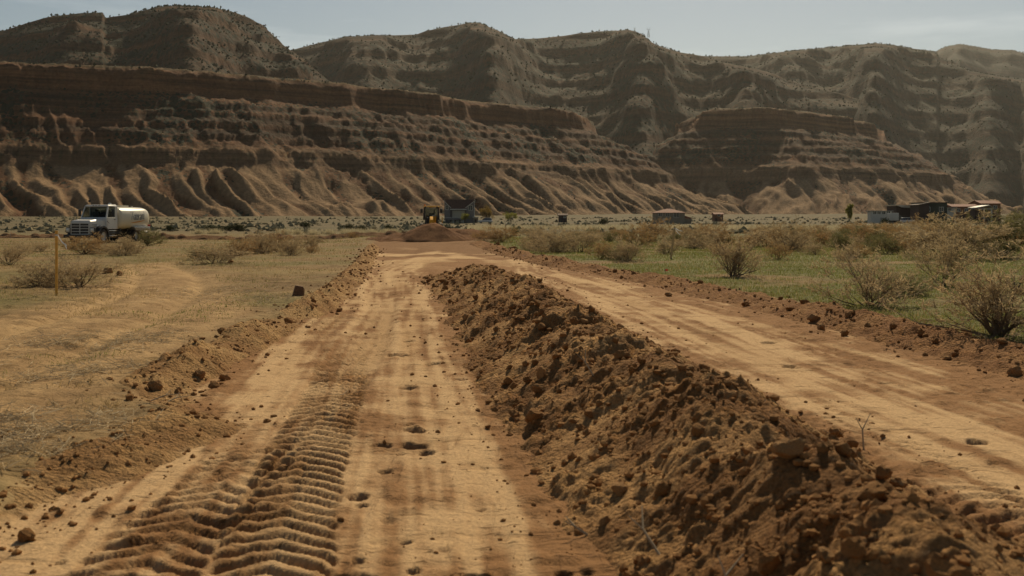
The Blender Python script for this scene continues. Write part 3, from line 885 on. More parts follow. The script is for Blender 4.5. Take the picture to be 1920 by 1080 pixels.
# ================================================================== vegetation
M_TWIG = paint('dry_twig', (.36, .275, .175), .9, var=.3, scale=5, spec=.1)
M_STEM = paint('dark_stem', (.17, .125, .085), .9, var=.3, scale=5, spec=.1)
M_TAN = leafmat('tan_seed_heads', (.46, .35, .205), .4)
M_GOLD = leafmat('rusty_seed_heads', (.40, .26, .12), .4)
M_SAGE = leafmat('olive_leaf', (.22, .20, .085), .35)
M_GREENB = leafmat('dark_green_leaf', (.048, .062, .022), .2)
M_YEL = leafmat('spring_leaf', (.26, .25, .05), .4)
M_ORG = leafmat('budding_leaf', (.25, .17, .05), .4)

def ribbons(segs, rng):
    """segs: list of (p0, p1, w0, w1, material) -> quads V, F, mat"""
    n = len(segs)
    P0 = np.array([s[0] for s in segs]); P1 = np.array([s[1] for s in segs])
    W0 = np.array([s[2] for s in segs])[:, None]; W1 = np.array([s[3] for s in segs])[:, None]
    d = P1 - P0
    r = rng.normal(size=(n, 3))
    a = np.cross(d, r)
    a /= np.maximum(np.linalg.norm(a, axis=1, keepdims=True), 1e-9)
    V = np.stack([P0 - a * W0, P0 + a * W0, P1 + a * W1, P1 - a * W1], 1).reshape(-1, 3)
    Fq = np.arange(n * 4).reshape(n, 4)
    return V, Fq, np.array([s[4] for s in segs])

def bush_mesh(name, seed, stems=26, open_=.9, leaf=1.0, thick=1.0, tip=M_TAN, low=.15, inner=M_STEM):
    """twiggy dome about 1 m tall and 1.5 m across: stems, branches, twigs, seed heads"""
    R = random.Random(seed); rng = np.random.default_rng(seed)
    segs = []
    def V3(*a): return np.array(a, float)
    def grow(p, d, L, w, depth):
        n = 3 if depth == 0 else 2
        nodes = []
        for i in range(n):
            d = d + np.array([R.gauss(0, .16), R.gauss(0, .16), R.gauss(.06, .12)])
            d = d / np.linalg.norm(d)
            q = p + d * L / n
            if q[2] < .02: q[2] = .02
            w2 = w * (.72 if depth == 0 else .6)
            segs.append((p, q, w, w2, 0 if depth == 0 or (depth == 1 and R.random() < .4) else 1))
            p, w = q, w2
            nodes.append((p, d, w))
        if depth < 2:
            kids = 6 if depth == 0 else 5
            for k in range(kids):
                p0, d0, w0 = nodes[min(n - 1, int(R.random() * n + .25))]
                v = d0 + np.array([R.gauss(0, .55), R.gauss(0, .55), R.gauss(.1, .4)])
                v = v / np.linalg.norm(v)
                grow(p0, v, L * R.uniform(.38, .62), max(w0 * .7, .0030), depth + 1)
        else:
            for k in range(int(9 * leaf)):
                v = d + np.array([R.gauss(0, .8), R.gauss(0, .8), R.gauss(.1, .6)])
                v = v / np.linalg.norm(v)
                l = R.uniform(.025, .07)
                q = p - d * R.random() * L * .7
                segs.append((q, q + v * l, 0.0046 * R.uniform(.6, 1.5), .0016, 2))
    for i in range(stems):
        az = R.random() * 6.283
        el = math.radians(R.uniform(12, 84) if R.random() > low else R.uniform(4, 20))
        d = V3(math.cos(az) * math.cos(el) * open_, math.sin(az) * math.cos(el) * open_, math.sin(el))
        grow(V3(R.gauss(0, .05), R.gauss(0, .05), 0), d / np.linalg.norm(d), R.uniform(.45, .75), .011 * thick * R.uniform(.7, 1.4), 0)
    Vv, Fq, mi = ribbons(segs, rng)
    Vv[:, 2] = np.maximum(Vv[:, 2], 0)
    Vv[:, 2] /= np.percentile(Vv[:, 2], 99.3)
    return raw_mesh(name, Vv, Fq, False, [inner, M_TWIG, tip], mi)

BUSH = [bush_mesh('dry_bush', 10 + i, stems=(24, 30, 20, 26, 34, 22)[i], open_=(1, 1.15, .8, 1.0, 1.25, .9)[i], tip=(M_TAN, M_GOLD, M_TAN, M_SAGE, M_TAN, M_GOLD)[i], leaf=(1.2, 1.3, 1.0, 1.5, 1.4, 1.3)[i]) for i in range(6)]
SPARSE = [bush_mesh('sparse_bush', 40 + i, stems=(22, 26)[i], open_=(.75, .9)[i], tip=M_TAN, leaf=1.0, thick=1.5, low=0) for i in range(2)]
GREEN = bush_mesh('green_bush', 60, stems=26, open_=1.0, tip=M_GREENB, leaf=4.0, thick=1.3)
YELLOW = bush_mesh('leafy_bush', 61, stems=22, open_=.9, tip=M_SAGE, leaf=3.0)

def bush(X, Y, h, wd, me, label, group=None, name='dry_bush', cat='bush'):
    """wd: width in metres"""
    o = link(name, me, None, (X, Y, ground_z(X, Y) - .02), (0, 0, random.random() * 6.283), (wd / 1.45, wd / 1.45, h))
    return tag(o, label, cat, group)

def bush_px(xc, yb, ytop, wpx, me, label, group=None, name='dry_bush'):
    z = -.2 if yb < 470 else -.05
    X, Y = px(xc, yb, z)
    k = Y / F
    return bush(X, Y, (yb - ytop) * k * 1.1, wpx * k * 1.25, me, label, group, name)

B, SP = BUSH, SPARSE
for a in [
    (1872, 640, 488, 230, SP[1], 'nearest sparse grey bush with forked bare stems at the frame edge beside the road bank'),
    (1632, 583, 478, 150, SP[0], 'upright thin twiggy bush just behind the reddish bank, with bare shoots fanning up'),
    (1376, 521, 440, 100, SP[1], 'lone open fan shaped bush with bare stems standing in green grass'),
    (1772, 540, 452, 110, B[2], 'dark tangled bush between the nearest edge bush and the big brush clump'),
    (1700, 560, 520, 90, B[3], 'low dark weedy bush at the foot of the thin upright bush'),
    (1790, 487, 408, 190, B[0], 'biggest rounded clump of grey-brown brush in the green field'),
    (1480, 472, 420, 70, B[4], 'rounded brown bush beyond the lone fan shaped bush'),
    (1640, 457, 420, 80, B[1], 'compact dark bush in the middle of the green clearing'),
    (1895, 470, 402, 120, B[3], 'olive bush mass at the frame edge in front of the brown shed'),
    (1440, 464, 424, 80, B[0], 'grey bush touching the rounded brown bush'),
    (1335, 462, 420, 70, B[1], 'brown bush right behind the ribboned stake'),
    (1300, 468, 432, 60, B[4], 'shaggy bush partly behind the ribboned stake'),
    (1250, 480, 452, 70, B[2], 'low grey scrub at the foot of the ribboned stake'),
    (1195, 463, 425, 60, B[5], 'rusty bush between the two ribboned stakes'),
    (1225, 452, 412, 70, B[5], 'tall rusty orange bush in front of the red roofed bungalow'),
    (1090, 472, 428, 80, B[0], 'dark tangled bush beside the bend of the reddish bank'),
    (1045, 474, 430, 80, B[4], 'wide grey bush leaning over the reddish bank'),
    (1005, 466, 432, 60, B[2], 'small grey bush nearest the mound on the brush side'),
    (940, 463, 436, 60, B[1], 'bush around the small flagged stake beside the mound'),
    (910, 462, 440, 46, B[5], 'small round bush at the side of the earth mound'),
    (1165, 490, 468, 60, B[3], 'low dark green weed tuft close to the reddish bank'),
    (158, 478, 444, 96, B[1], 'broad low bush hiding the front wheel of the water truck'),
    (232, 481, 447, 60, B[4], 'small grey bush under the cab steps of the water truck'),
    (276, 461, 432, 52, B[3], 'dense round bush at the tail of the water truck'),
    (150, 541, 484, 110, B[0], 'wide straggly grey bush behind the wooden stake'),
    (70, 540, 496, 90, B[4], 'flat grey bush at the foot of the wooden stake'),
    (20, 500, 462, 80, B[2], 'pale dry bush cut by the frame edge beyond the stake'),
    (402, 497, 460, 96, B[0], 'flattened dry bush next to a black clod in the field'),
    (372, 490, 466, 50, B[3], 'small grey sagebrush leaning on the flattened dry bush'),
    (450, 482, 450, 56, B[1], 'dry bush first of the row leading to the mound'),
    (492, 478, 438, 62, B[4], 'dry bush second of the row leading to the mound'),
    (522, 474, 436, 50, B[5], 'rounded tan bush in the middle of the row leading to the mound'),
    (545, 482, 448, 46, B[0], 'dark based bush in front of the row leading to the mound'),
    (580, 473, 440, 52, B[2], 'last tan bush of the row leading to the mound'),
]:
    bush_px(*a)

rb_ = random.Random(21)
n_fill = 0
PL = []
while n_fill < 170:
    Y = 34 * (125 / 34) ** (rb_.random() ** .75)
    u = rb_.uniform(-.03, .52)
    X = u * Y
    if X < edge_r(min(Y, 74)) + 1.6: continue
    dens = float(fbm(np.array([X / 11.]), np.array([Y / 16.]), 9, 3)[0])
    if Y < 60 and dens < .02: continue
    if u < .22 and dens < .03: continue
    if 0.14 < u < .42 and 30 < Y < 55 and dens < .2: continue
    if any((X - a) ** 2 + (Y - b) ** 2 < (.7 + Y * .008) ** 2 for a, b in PL): continue
    PL.append((X, Y))
    if Y < 62: lab, grp = 'dry bush scattered in the green grass before the thick brush', 'bushes scattered in the green clearing'
    elif u < .12: lab, grp = 'dry bush in the thick brush beyond the bend of the road bank', 'thick brush beyond the road bend'
    elif u < .3: lab, grp = 'dry bush in the thick brush below the red roofed bungalow and the white trailer', 'thick brush below the bungalow'
    else: lab, grp = 'dry bush in the thick brush in front of the sheds', 'thick brush in front of the sheds'
    vi = rb_.randrange(len(BUSH) + 1)
    kind_ = ('tan', 'rusty', 'pale', 'olive', 'broad tan', 'rusty upright', 'leafy olive')[vi]
    lab = lab.replace('red roofed ', '').replace('dry bush', kind_ + (' near' if Y < 48 else ' far' if Y > 88 else '') + ' bush', 1)
    s = rb_.uniform(.5, 1.0) * (1.0 if u < .3 else 1.12) * (1 + .5 * max(0, u - .12) / .3 * (Y > 55))
    bush(X, Y, s * rb_.uniform(.75, 1.1), s * rb_.uniform(1.3, 1.9), (BUSH + [YELLOW])[vi], lab, grp)
    n_fill += 1
for i in range(26):
    Y = rb_.uniform(48, 88); X = rb_.uniform(-.5, -.1) * Y
    if X > edge_l(min(Y, 74)) - 2 or (abs(X / Y + .35) < .09 and Y > 60): continue
    s = rb_.uniform(.35, .7)
    bush(X, Y, s * .8, s * 1.6, rb_.choice(BUSH), 'small dry tuft in the flat field on the water truck side', 'small tufts in the truck field')

# dark green bushes along the far edge of the field
for (xc, yt, wpx, lab) in [(398, 422, 40, 'large dark green bush in the pair beyond the dry bush row'), (432, 424, 34, 'lower dark green bush leaning on the large one'), (447, 419, 22, 'narrow dark green bush at the end of the green clump'),
                           (318, 430, 18, 'small dark green bush behind the tail of the water truck'), (570, 416, 20, 'single dark green bush high on the bank at the cliff foot'), (652, 420, 26, 'dark green bush with a white marker beside it'),
                           (676, 422, 22, 'dark green bush nearest the mound'), (728, 424, 16, 'tiny dark green bush just behind the mound')]:
    Y = 150 if yt > 418 else 210
    X = (xc - 960) / F * Y
    z0 = ground_z(X, Y)
    zt = HC - (yt - HOR) * Y / F
    bush(X, Y, max(zt - z0, .8) * 1.05, wpx * Y / F * 1.1, GREEN, lab, name='green_bush')
for (xc, wpx, hpx, me, lab, Y) in [(1133, 20, 12, GREEN, 'round dark green shrub alone on the flat between shed and bungalow', 300), (1660, 16, 12, GREEN, 'dark green shrub in front of the white trailer', 300),
                                   (1752, 20, 9, GREEN, 'green shrub before the dark green shed', 300), (1725, 16, 8, YELLOW, 'olive shrub before the dark green shed', 300)]:
    X = (xc - 960) / F * Y
    bush(X, Y, hpx * Y / F, wpx * Y / F, me, lab, name='green_bush')

# grass: short blades, uncountable
def blades(name, X, Y, hh, ww, mat, lean=.5, seed=1, z=None):
    r = np.random.default_rng(seed)
    n = len(X)
    if z is None:
        z, _, _ = ground_fields(X, Y)
    a = r.random(n) * 6.283
    dx, dy = np.cos(a), np.sin(a)
    t = r.random(n) * 6.283
    ln = hh * lean * r.random(n)
    p = np.stack([X, Y, z - .01], 1)
    side = np.stack([dx, dy, np.zeros(n)], 1) * ww[:, None]
    tip = p + np.stack([np.cos(t) * ln, np.sin(t) * ln, hh], 1)
    V = np.stack([p - side, p + side, tip], 1).reshape(-1, 3)
    return link(name, raw_mesh(name, V, np.arange(n * 3).reshape(n, 3), False, [mat]))

M_GRASS = leafmat('green_grass', (.20, .205, .058), .4)
M_DRYG = leafmat('dry_grass', (.40, .29, .14), .35)
M_PALE = leafmat('pale_tall_grass', (.55, .47, .30), .35, .15)
def cand(n, u0, u1, y0, y1, seed, pw=1.0):
    r = np.random.default_rng(seed)
    Y = y0 * (y1 / y0) ** (r.random(n) ** pw)
    return (u0 + (u1 - u0) * r.random(n)) * Y, Y, r
X, Y, r = cand(260000, -.02, .56, 9, 95, 3)
g = fbm(X / 4.5, Y / 4.5, 41, 4) + .35 * fbm(X / .9, Y / .9, 46, 3)
k = (X > edge_r(Y) + .5) & (g + .24 + .2 * r.random(len(X)) > .12)
X, Y = X[k], Y[k]
o = blades('field_grass', X, Y, (.02 + .05 * RNG.random(len(X)) ** 2) * (1 + Y / 70), .003 * (1 + Y / 14), M_GRASS, .8, 4)
tag(o, 'short green grass of the brush field', 'grass', kind='stuff')
X, Y, r = cand(150000, -.56, .56, 7, 95, 5)
g = fbm(X / 3.5, Y / 3.5, 48, 4) + .3 * fbm(X / .7, Y / .7, 47, 2)
k = ((X > edge_r(Y) + .5) | (X < edge_l(Y) - .5)) & (g > .02) & ((X > 0) | (X < sand_l(Y) + 1.2) | (X > sand_r(Y) - .2) | (g > .26))
X, Y = X[k], Y[k]
o = blades('dry_grass', X, Y, (.02 + .06 * RNG.random(len(X)) ** 2) * (1 + Y / 70), .003 * (1 + Y / 13), M_DRYG, 1.1, 6)
tag(o, 'thin dry grass over the bare fields', 'grass', kind='stuff')
X, Y, r = cand(60000, -.56, -.12, 9, 90, 15)
g = fbm(X / 3.2, Y / 3.2, 58, 4)
k = (X < edge_l(Y) - .8) & (g > .1) & ((X < sand_l(Y) + .3) | (X > sand_r(Y)) | (g > .32))
X, Y = X[k], Y[k]
o = blades('field_weeds', X, Y, (.012 + .04 * RNG.random(len(X)) ** 2) * (1 + Y / 60), .003 * (1 + Y / 14), M_GRASS, .9, 16)
tag(o, 'low green weeds of the truck field', 'weeds', kind='stuff')
# pale tall grass strips beyond the brush
X, Y, r = cand(60000, -.04, .5, 150, 215, 7)
k = (fbm(X / 14, Y / 14, 49, 3) > -.25) & (Y > 165 + 25 * fbm(X / 30, Y * 0, 50, 2) - .05 * X) & (Y < 205 + .1 * X)
X, Y = X[k], Y[k]
o = blades('tall_grass', X, Y, .35 + .55 * RNG.random(len(X)), .03 + .03 * RNG.random(len(X)), M_PALE, .4, 8)
tag(o, 'strip of pale dry tall grass beyond the brush', 'tall grass', kind='stuff')
rr = np.random.default_rng(12)
cl = [((c - 960) / F * 122, 122 + rr.normal() * 3) for c in [372, 382, 395, 520, 534, 548, 562, 600, 618, 640, 655, 668, 676, 690, 705, 712, 722, 735] for _ in range(1)]
X = np.concatenate([c[0] + rr.normal(size=260) * .35 for c in cl]); Y = np.concatenate([c[1] + rr.normal(size=260) * .3 for c in cl])
o = blades('pale_grass_tufts', X, Y, .3 + .5 * rr.random(len(X)), np.full(len(X), .02), M_PALE, .9, 9)
tag(o, 'row of pale grass tufts along the far spoil line', 'grass tufts', kind='stuff')

# grey sage flat towards the cliff foot
rr = np.random.default_rng(31)
n = 7000
Y = 125 * (820 / 125) ** (rr.random(n) ** .8)
X = rr.uniform(-.6, .62, n) * Y
k = (fbm(X / 16, Y / 45, 61, 3) + .3 * fbm(X / 4, Y / 6, 62, 2) > -.04)
X, Y = X[k], Y[k]
z, _, _ = ground_fields(X, Y)
sz = (.18 + .4 * rr.random(len(X)) ** 2) * (1 + Y / 700)
M_SAGEF = paint('sage_scrub', (.24, .20, .115), .95, var=.45, scale=.12, spec=.1)
o = link('sage_scrub', blobs('sage_scrub', np.stack([X, Y, z - .1, sz], 1), M_SAGEF, .5, .75, 33, octa_v, octa_f))
tag(o, 'grey sage scrub on the flat before the cliffs', 'scrub', kind='stuff')

# mats of grey dead weeds
M_STRAW = leafmat('grey_straw', (.50, .39, .24), .2, .35)
rr = np.random.default_rng(77)
SX, SY = [], []
for (a, b, sx, sy, n) in [(190, 640, .75, .8, 2600), (60, 830, .75, .55, 3000), (110, 790, .6, .4, 1300), (400, 545, .9, 1.6, 1300), (170, 700, .5, .5, 700), (480, 560, .7, 1.2, 900), (30, 700, .6, .6, 700), (20, 1010, .25, .2, 700), (330, 690, .4, .4, 400)]:
    X, Y = px(a, b)
    SX.append(X + rr.normal(size=n) * sx * .7); SY.append(Y + rr.normal(size=n) * sy * .7)
X, Y = np.concatenate(SX), np.concatenate(SY)
k = (X < edge_l(Y) - .1) & (fbm(X / .35, Y / .35, 78, 3) > .02)
X, Y = X[k], Y[k]
z, _, _ = ground_fields(X, Y)
n = len(X)
a = rr.random(n) * 6.283; l = .05 + .2 * rr.random(n) ** 2
z0 = z + .005 + .05 * rr.random(n) ** 2
dz = rr.normal(size=n) * .035
segs = [(np.array([X[i], Y[i], z0[i]]), np.array([X[i] + math.cos(a[i]) * l[i], Y[i] + math.sin(a[i]) * l[i], max(z[i] + .004, z0[i] + dz[i])]), .0035, .0018, 0) for i in range(n)]
Vv, Fq, mi = ribbons(segs, rr)
tag(link('dead_weeds', raw_mesh('dead_weeds', Vv, Fq, False, [M_STRAW])), 'grey mats of dead weeds on the sandy ground', 'dead weeds', kind='stuff')

# trees beside the far house
def tree(name, X, Y, h, wd, mat, label, seed, n=2600):
    t = empty(name, (X, Y, ground_z(X, Y)))
    R = random.Random(seed); rng = np.random.default_rng(seed)
    mb = MB()
    mb.cyl((0, 0, -.2), (0, 0, h * .35), h * .035, h * .022, 8)
    tips = []
    for i in range(9):
        az = R.random() * 6.283; e = R.uniform(.4, 1.2)
        p = Vector((0, 0, h * R.uniform(.2, .36)))
        q = p + Vector((math.cos(az) * math.cos(e) * wd * .36, math.sin(az) * math.cos(e) * wd * .36, math.sin(e) * h * .5))
        mb.cyl(p, q, h * .016, h * .006, 6); tips.append(q)
    mb.build('trunk', M_STEM, t)
    C = []
    for q in tips:
        for j in range(4):
            C.append((q.x + R.gauss(0, wd * .13), q.y + R.gauss(0, wd * .13), min(h * .95, max(h * .15, q.z + R.gauss(0, h * .12)))))
    C = np.array(C)
    i = rng.integers(0, len(C), n)
    P = C[i] + rng.normal(size=(n, 3)) * np.array([wd, wd, h]) * .065
    A = rng.normal(size=(n, 3)); A /= np.linalg.norm(A, axis=1, keepdims=True)
    Bv = np.cross(A, rng.normal(size=(n, 3))); Bv /= np.linalg.norm(Bv, axis=1, keepdims=True)
    s = (.012 + .014 * rng.random(n))[:, None] * h * 1.6
    Vv = np.stack([P - A * s, P + Bv * s * .6, P + A * s, P - Bv * s * .6], 1).reshape(-1, 3)
    link('crown', raw_mesh('crown', Vv, np.arange(n * 4).reshape(n, 4), False, [mat]), t)
    return tag(t, label, 'tree')
def tree_px(name, xc, yt, wpx, Y, mat, label, seed):
    X = (xc - 960) / F * Y
    tree(name, X, Y, HC - (yt - HOR) * Y / F - ground_z(X, Y), wpx * Y / F, mat, label, seed)
tree_px('orange_tree', 912, 386, 30, 385, M_ORG, 'budding orange-yellow tree beside the two storey house', 1)
tree_px('yellow_tree', 958, 398, 26, 380, M_YEL, 'bright yellow-green tree past the white car', 2)
tree_px('yellow_tree', 872, 401, 17, 366, M_YEL, 'small yellow-green tree in front of the two storey house', 3)
tree_px('young_tree', 1592, 383, 12, 420, M_YEL, 'narrow lime green tree left of the white trailer', 4)
tree_px('olive_tree', 1905, 397, 44, 300, M_SAGE, 'broad olive tree at the frame edge beyond the brown shed', 5)
# ================================================================== clods
bmx = bmesh.new(); bmesh.ops.create_icosphere(bmx, subdivisions=3, radius=1.0)
ico3_v = np.array([v.co[:] for v in bmx.verts]); ico3_f = np.array([[v.index for v in f.verts] for f in bmx.faces]); bmx.free()
M_CLOD = paint('soil_clod', (.25, .125, .045), .95, var=.3, scale=9, spec=.1, bump=.6)
M_CLODL = paint('pale_clod', (.31, .17, .07), .95, var=.25, scale=9, spec=.1, bump=.6)
def clod_mesh(name, seed, mat):
    rng = np.random.default_rng(seed)
    V = ico3_v.copy()
    d = V.copy()
    for v in range(len(V)):
        p = Vector(V[v]) * 1.1 + Vector((seed * 3.1, 0, 0))
        d[v] = V[v] * (1 + .45 * mnoise.noise(p) + .3 * mnoise.noise(p * 2.3) + .22 * mnoise.noise(p * 5.0) + .12 * mnoise.noise(p * 10))
    # chop a few flat facets
    for _ in range(7):
        nrm = rng.normal(size=3); nrm /= np.linalg.norm(nrm)
        q = d @ nrm
        over = q > .6
        d[over] -= np.outer((q[over] - .6) * .8, nrm)
    return raw_mesh(name, d, ico3_f, False, [mat])
CL = [clod_mesh('soil_clod', i + 1, M_CLOD if i % 3 else M_CLODL) for i in range(9)]
def surf_z(X, Y):
    z = ground_z(X, Y)
    ax, ay = np.array([X]), np.array([Y])
    if abs(X - wr_c(Y)) < wr_w(Y) * 1.2 and Y < 31:
        z += max(0, float(windrow_h(ax, ay)[0][0]) - .02)
    for P, hf, H, sd, g in ((lb, .36, hl, 101, 2.6), (rb, .55, hr, 131, 6.0)):
        if abs(X - P(Y)) < hf * 1.1:
            z += max(0, float(berm_h(ax, ay, P, hf, H(ay), sd, g)[0]) - .02)
    return z
def clod(X, Y, r, label, group=None, me=None, sink=.35, name='soil_clod'):
    R = random
    o = link(name, me or R.choice(CL), None, (X, Y, surf_z(X, Y) + r * (1 - sink) * .75), (R.uniform(-.4, .4), R.uniform(-.4, .4), R.random() * 6.283), (r * R.uniform(.85, 1.25), r * R.uniform(.85, 1.2), r * R.uniform(.7, 1.0)))
    return tag(o, label, 'clod', group)
random.seed(5)
for (a, b, rpx, zz, lab) in [
    (963, 768, 12, 0, 'pointed upright clod standing alone at the foot of the central ridge'),
    (1000, 782, 22, 0.03, 'flat dark slab of soil beside the pointed clod'),
    (290, 712, 17, .05, 'blocky clod at the near end of the tan bank'),
    (420, 685, 14, .05, 'dark rough clod low on the tan bank face'),
    (375, 660, 13, .2, 'dark clod on top of the tan bank'),
    (540, 592, 10, .03, 'smooth rounded clod at the foot of the tan bank below the wooden block'),
    (1060, 660, 12, .3, 'pale split clod on the near face of the central ridge'),
    (1018, 697, 20, .2, 'big smooth faced clod half buried in the ridge face'),
    (1188, 648, 12, .58, 'round clod perched on the crest of the ridge'),
    (1480, 800, 38, .58, 'large dark lump on the ridge crest nearest the pale lane'),
    (1790, 960, 62, .6, 'biggest dark clod on the near end of the ridge'),
    (1640, 860, 34, .58, 'second dark lump along the near ridge crest'),
    (1310, 760, 20, .5, 'reddish clod half way down the near ridge'),
    (1600, 1000, 36, .4, 'broad brown clod low on the near ridge flank'),
    (1440, 1020, 30, .28, 'rounded clod near the lower frame edge on the ridge flank'),
    (1880, 1040, 60, .5, 'crumbling dark clod in the frame corner'),
    (1525, 572, 14, .2, 'angular clod on the reddish bank behind the road'),
    (1540, 590, 12, .15, 'red clod fallen from the reddish bank'),
    (1583, 605, 10, .1, 'small flat clod at the foot of the reddish bank'),
    (1905, 668, 16, .12, 'clod on the reddish bank at the frame edge'),
    (1735, 657, 7, 0, 'lone pebble sized clod on the road below the sparse edge bush'),
    (1565, 802, 12, 0, 'dark crumb of soil beside the pale lane stripe'),
    (433, 492, 7, 0, 'black clod beside the flattened dry bush'),
    (200, 512, 12, 0, 'overturned root clump near the sandy track'),
    (225, 516, 8, 0, 'smaller clod next to the overturned root clump'),
    (50, 1000, 24, -.06, 'weedy clump of soil in the near corner beside the tyre prints'),
    (640, 945, 8, 0, 'small clod at the edge of the tyre prints'),
    (915, 782, 6, 0, 'small dark pebble between the lane pits and the flat slab'),
    (897, 750, 6, 0, 'small round pebble above the flat slab'),
    (1045, 950, 9, 0, 'oval stone where the lane meets the ridge'),
    (243, 745, 12, .02, 'half buried pale clod below the end of the tan bank')]:
    X, Y = px(a, b, zz)
    clod(X, Y, rpx * Y / F * .85, lab, sink=.5)
R = random.Random(15)
for i in range(170):
    Y = 3.6 * (29 / 3.6) ** R.random()
    t = R.uniform(-1.05, 1.05)
    clod(wr_c(Y) + t * wr_w(Y), Y, (rl := R.uniform(.018, .045)) * (1 + Y / 40), '%s soil lump on the %s of the central ridge, %s' % (('small', 'larger')[rl > .032], 'lane flank' if t < -.3 else 'far flank' if t > .35 else 'crest', 'close to the camera' if Y < 6.5 else 'half way along' if Y < 13 else 'at its far end'), 'lumps on the central ridge')
for i in range(40):
    Y = 9 * (60 / 9) ** R.random()
    clod(rb(Y) + R.gauss(0, .3), Y, R.uniform(.025, .055) * (1 + Y / 50), 'lump of soil along the reddish bank, %s' % ('near the sparse edge bush' if Y < 18 else 'below the lone fan shaped bush' if Y < 32 else 'towards the mound'), 'lumps along the reddish bank')
for i in range(22):
    Y = 9.5 * (45 / 9.5) ** R.random()
    clod(lb(Y) + R.gauss(0, .25), Y, R.uniform(.02, .045) * (1 + Y / 50), 'lump of tan soil along the crumbling bank, %s' % ('at its broken near end' if Y < 11 else 'before the wooden block' if Y < 22 else 'beyond the wooden block'), 'lumps along the tan bank')
# crumbs
rr = np.random.default_rng(99)
A = []
n = 5200
Y = 3.2 * (30 / 3.2) ** rr.random(n); t = rr.normal(size=n) * .62
X = wr_c(Y) + t * wr_w(Y)
gz, _, _ = ground_fields(X, Y); hh = np.maximum(windrow_h(X, Y)[0] - .02, 0)
s = (.006 + .018 * rr.random(n) ** 3) * (1 + Y / 16) * np.where(np.abs(t) > 1.0, .6, 1.0)
A.append(np.stack([X, Y, gz + hh - s * .3, s], 1))
for P, sd_ in ((lb, .3), (rb, .45)):
    n = 1500
    Y = 5 * (60 / 5) ** rr.random(n); X = P(Y) + rr.normal(size=n) * sd_
    gz, _, _ = ground_fields(X, Y)
    if P is lb: hh = berm_h(X, Y, lb, .36, hl(Y), 101, 2.6)
    else: hh = berm_h(X, Y, rb, .55, hr(Y), 131, 6.0)
    s = (.006 + .016 * rr.random(n) ** 3) * (1 + Y / 25)
    A.append(np.stack([X, Y, gz + np.maximum(hh - .02, 0) - s * .3, s], 1))
n = 1100
Y = 4 * (45 / 4) ** rr.random(n); X = edge_l(Y) - 2 + (edge_r(Y) - edge_l(Y) + 2.4) * rr.random(n)
k = (np.abs(X - wr_c(Y)) > wr_w(Y)) & (fbm(X / 1.2, Y / 2.5, 201, 3) > .05)
X, Y = X[k], Y[k]
gz, _, _ = ground_fields(X, Y)
s = (.003 + .010 * rr.random(len(X)) ** 3) * (1 + Y / 16)
A.append(np.stack([X, Y, gz - s * .3, s], 1))
o = link('soil_crumbs', blobs('soil_crumbs', np.concatenate(A), M_CLOD, .3, .8, 41))
tag(o, 'crumbs of loose soil spilled over the road', 'soil', kind='stuff')
# dead sticks sticking out of the ridge
M_STICK = paint('pale_stick', (.36, .28, .18), .9, var=.2, scale=30)
for (a, b, zz, ln, az, el, lab) in [(1245, 900, .35, .32, 2.2, .7, 'pale forked root poking from the ridge flank'), (1110, 960, .05, .18, 2.8, .5, 'bent pale twig at the foot of the ridge'),
                                    (1117, 700, .3, .3, 2.4, .9, 'thin curved root on the far ridge face'), (1350, 1060, .2, .3, 1.2, .8, 'pale root at the lower frame edge on the ridge'),
                                    (1620, 820, 0, .3, 1.5, 1.3, 'thin upright twig on the pale lane'), (270, 745, 0, .35, .7, .25, 'pale twig lying past the tan bank'), (300, 740, 0, .32, 1.0, .25, 'dark twig lying past the tan bank'),
                                    (600, 725, 0, .4, .6, .12, 'long twig lying by the tyre prints'), (1510, 570, 0, .25, 1.2, .9, 'twig in the pale lane edge')]:
    X, Y = px(a, b, zz)
    p = Vector((X, Y, surf_z(X, Y) - .03))
    mb = MB()
    d = Vector((math.cos(az) * math.cos(el), math.sin(az) * math.cos(el), math.sin(el)))
    q = p + d * ln * .55
    q2 = q + (d + Vector((.5, .1, -.2))).normalized() * ln * .45
    mb.cyl(p, q, .007, .005, 6); mb.cyl(q, q2, .005, .002, 6); mb.cyl(q, q + (d + Vector((-.5, .2, .1))).normalized() * ln * .3, .004, .002, 6)
    tag(mb.build('dead_root', M_STICK, smooth=True), lab, 'root')

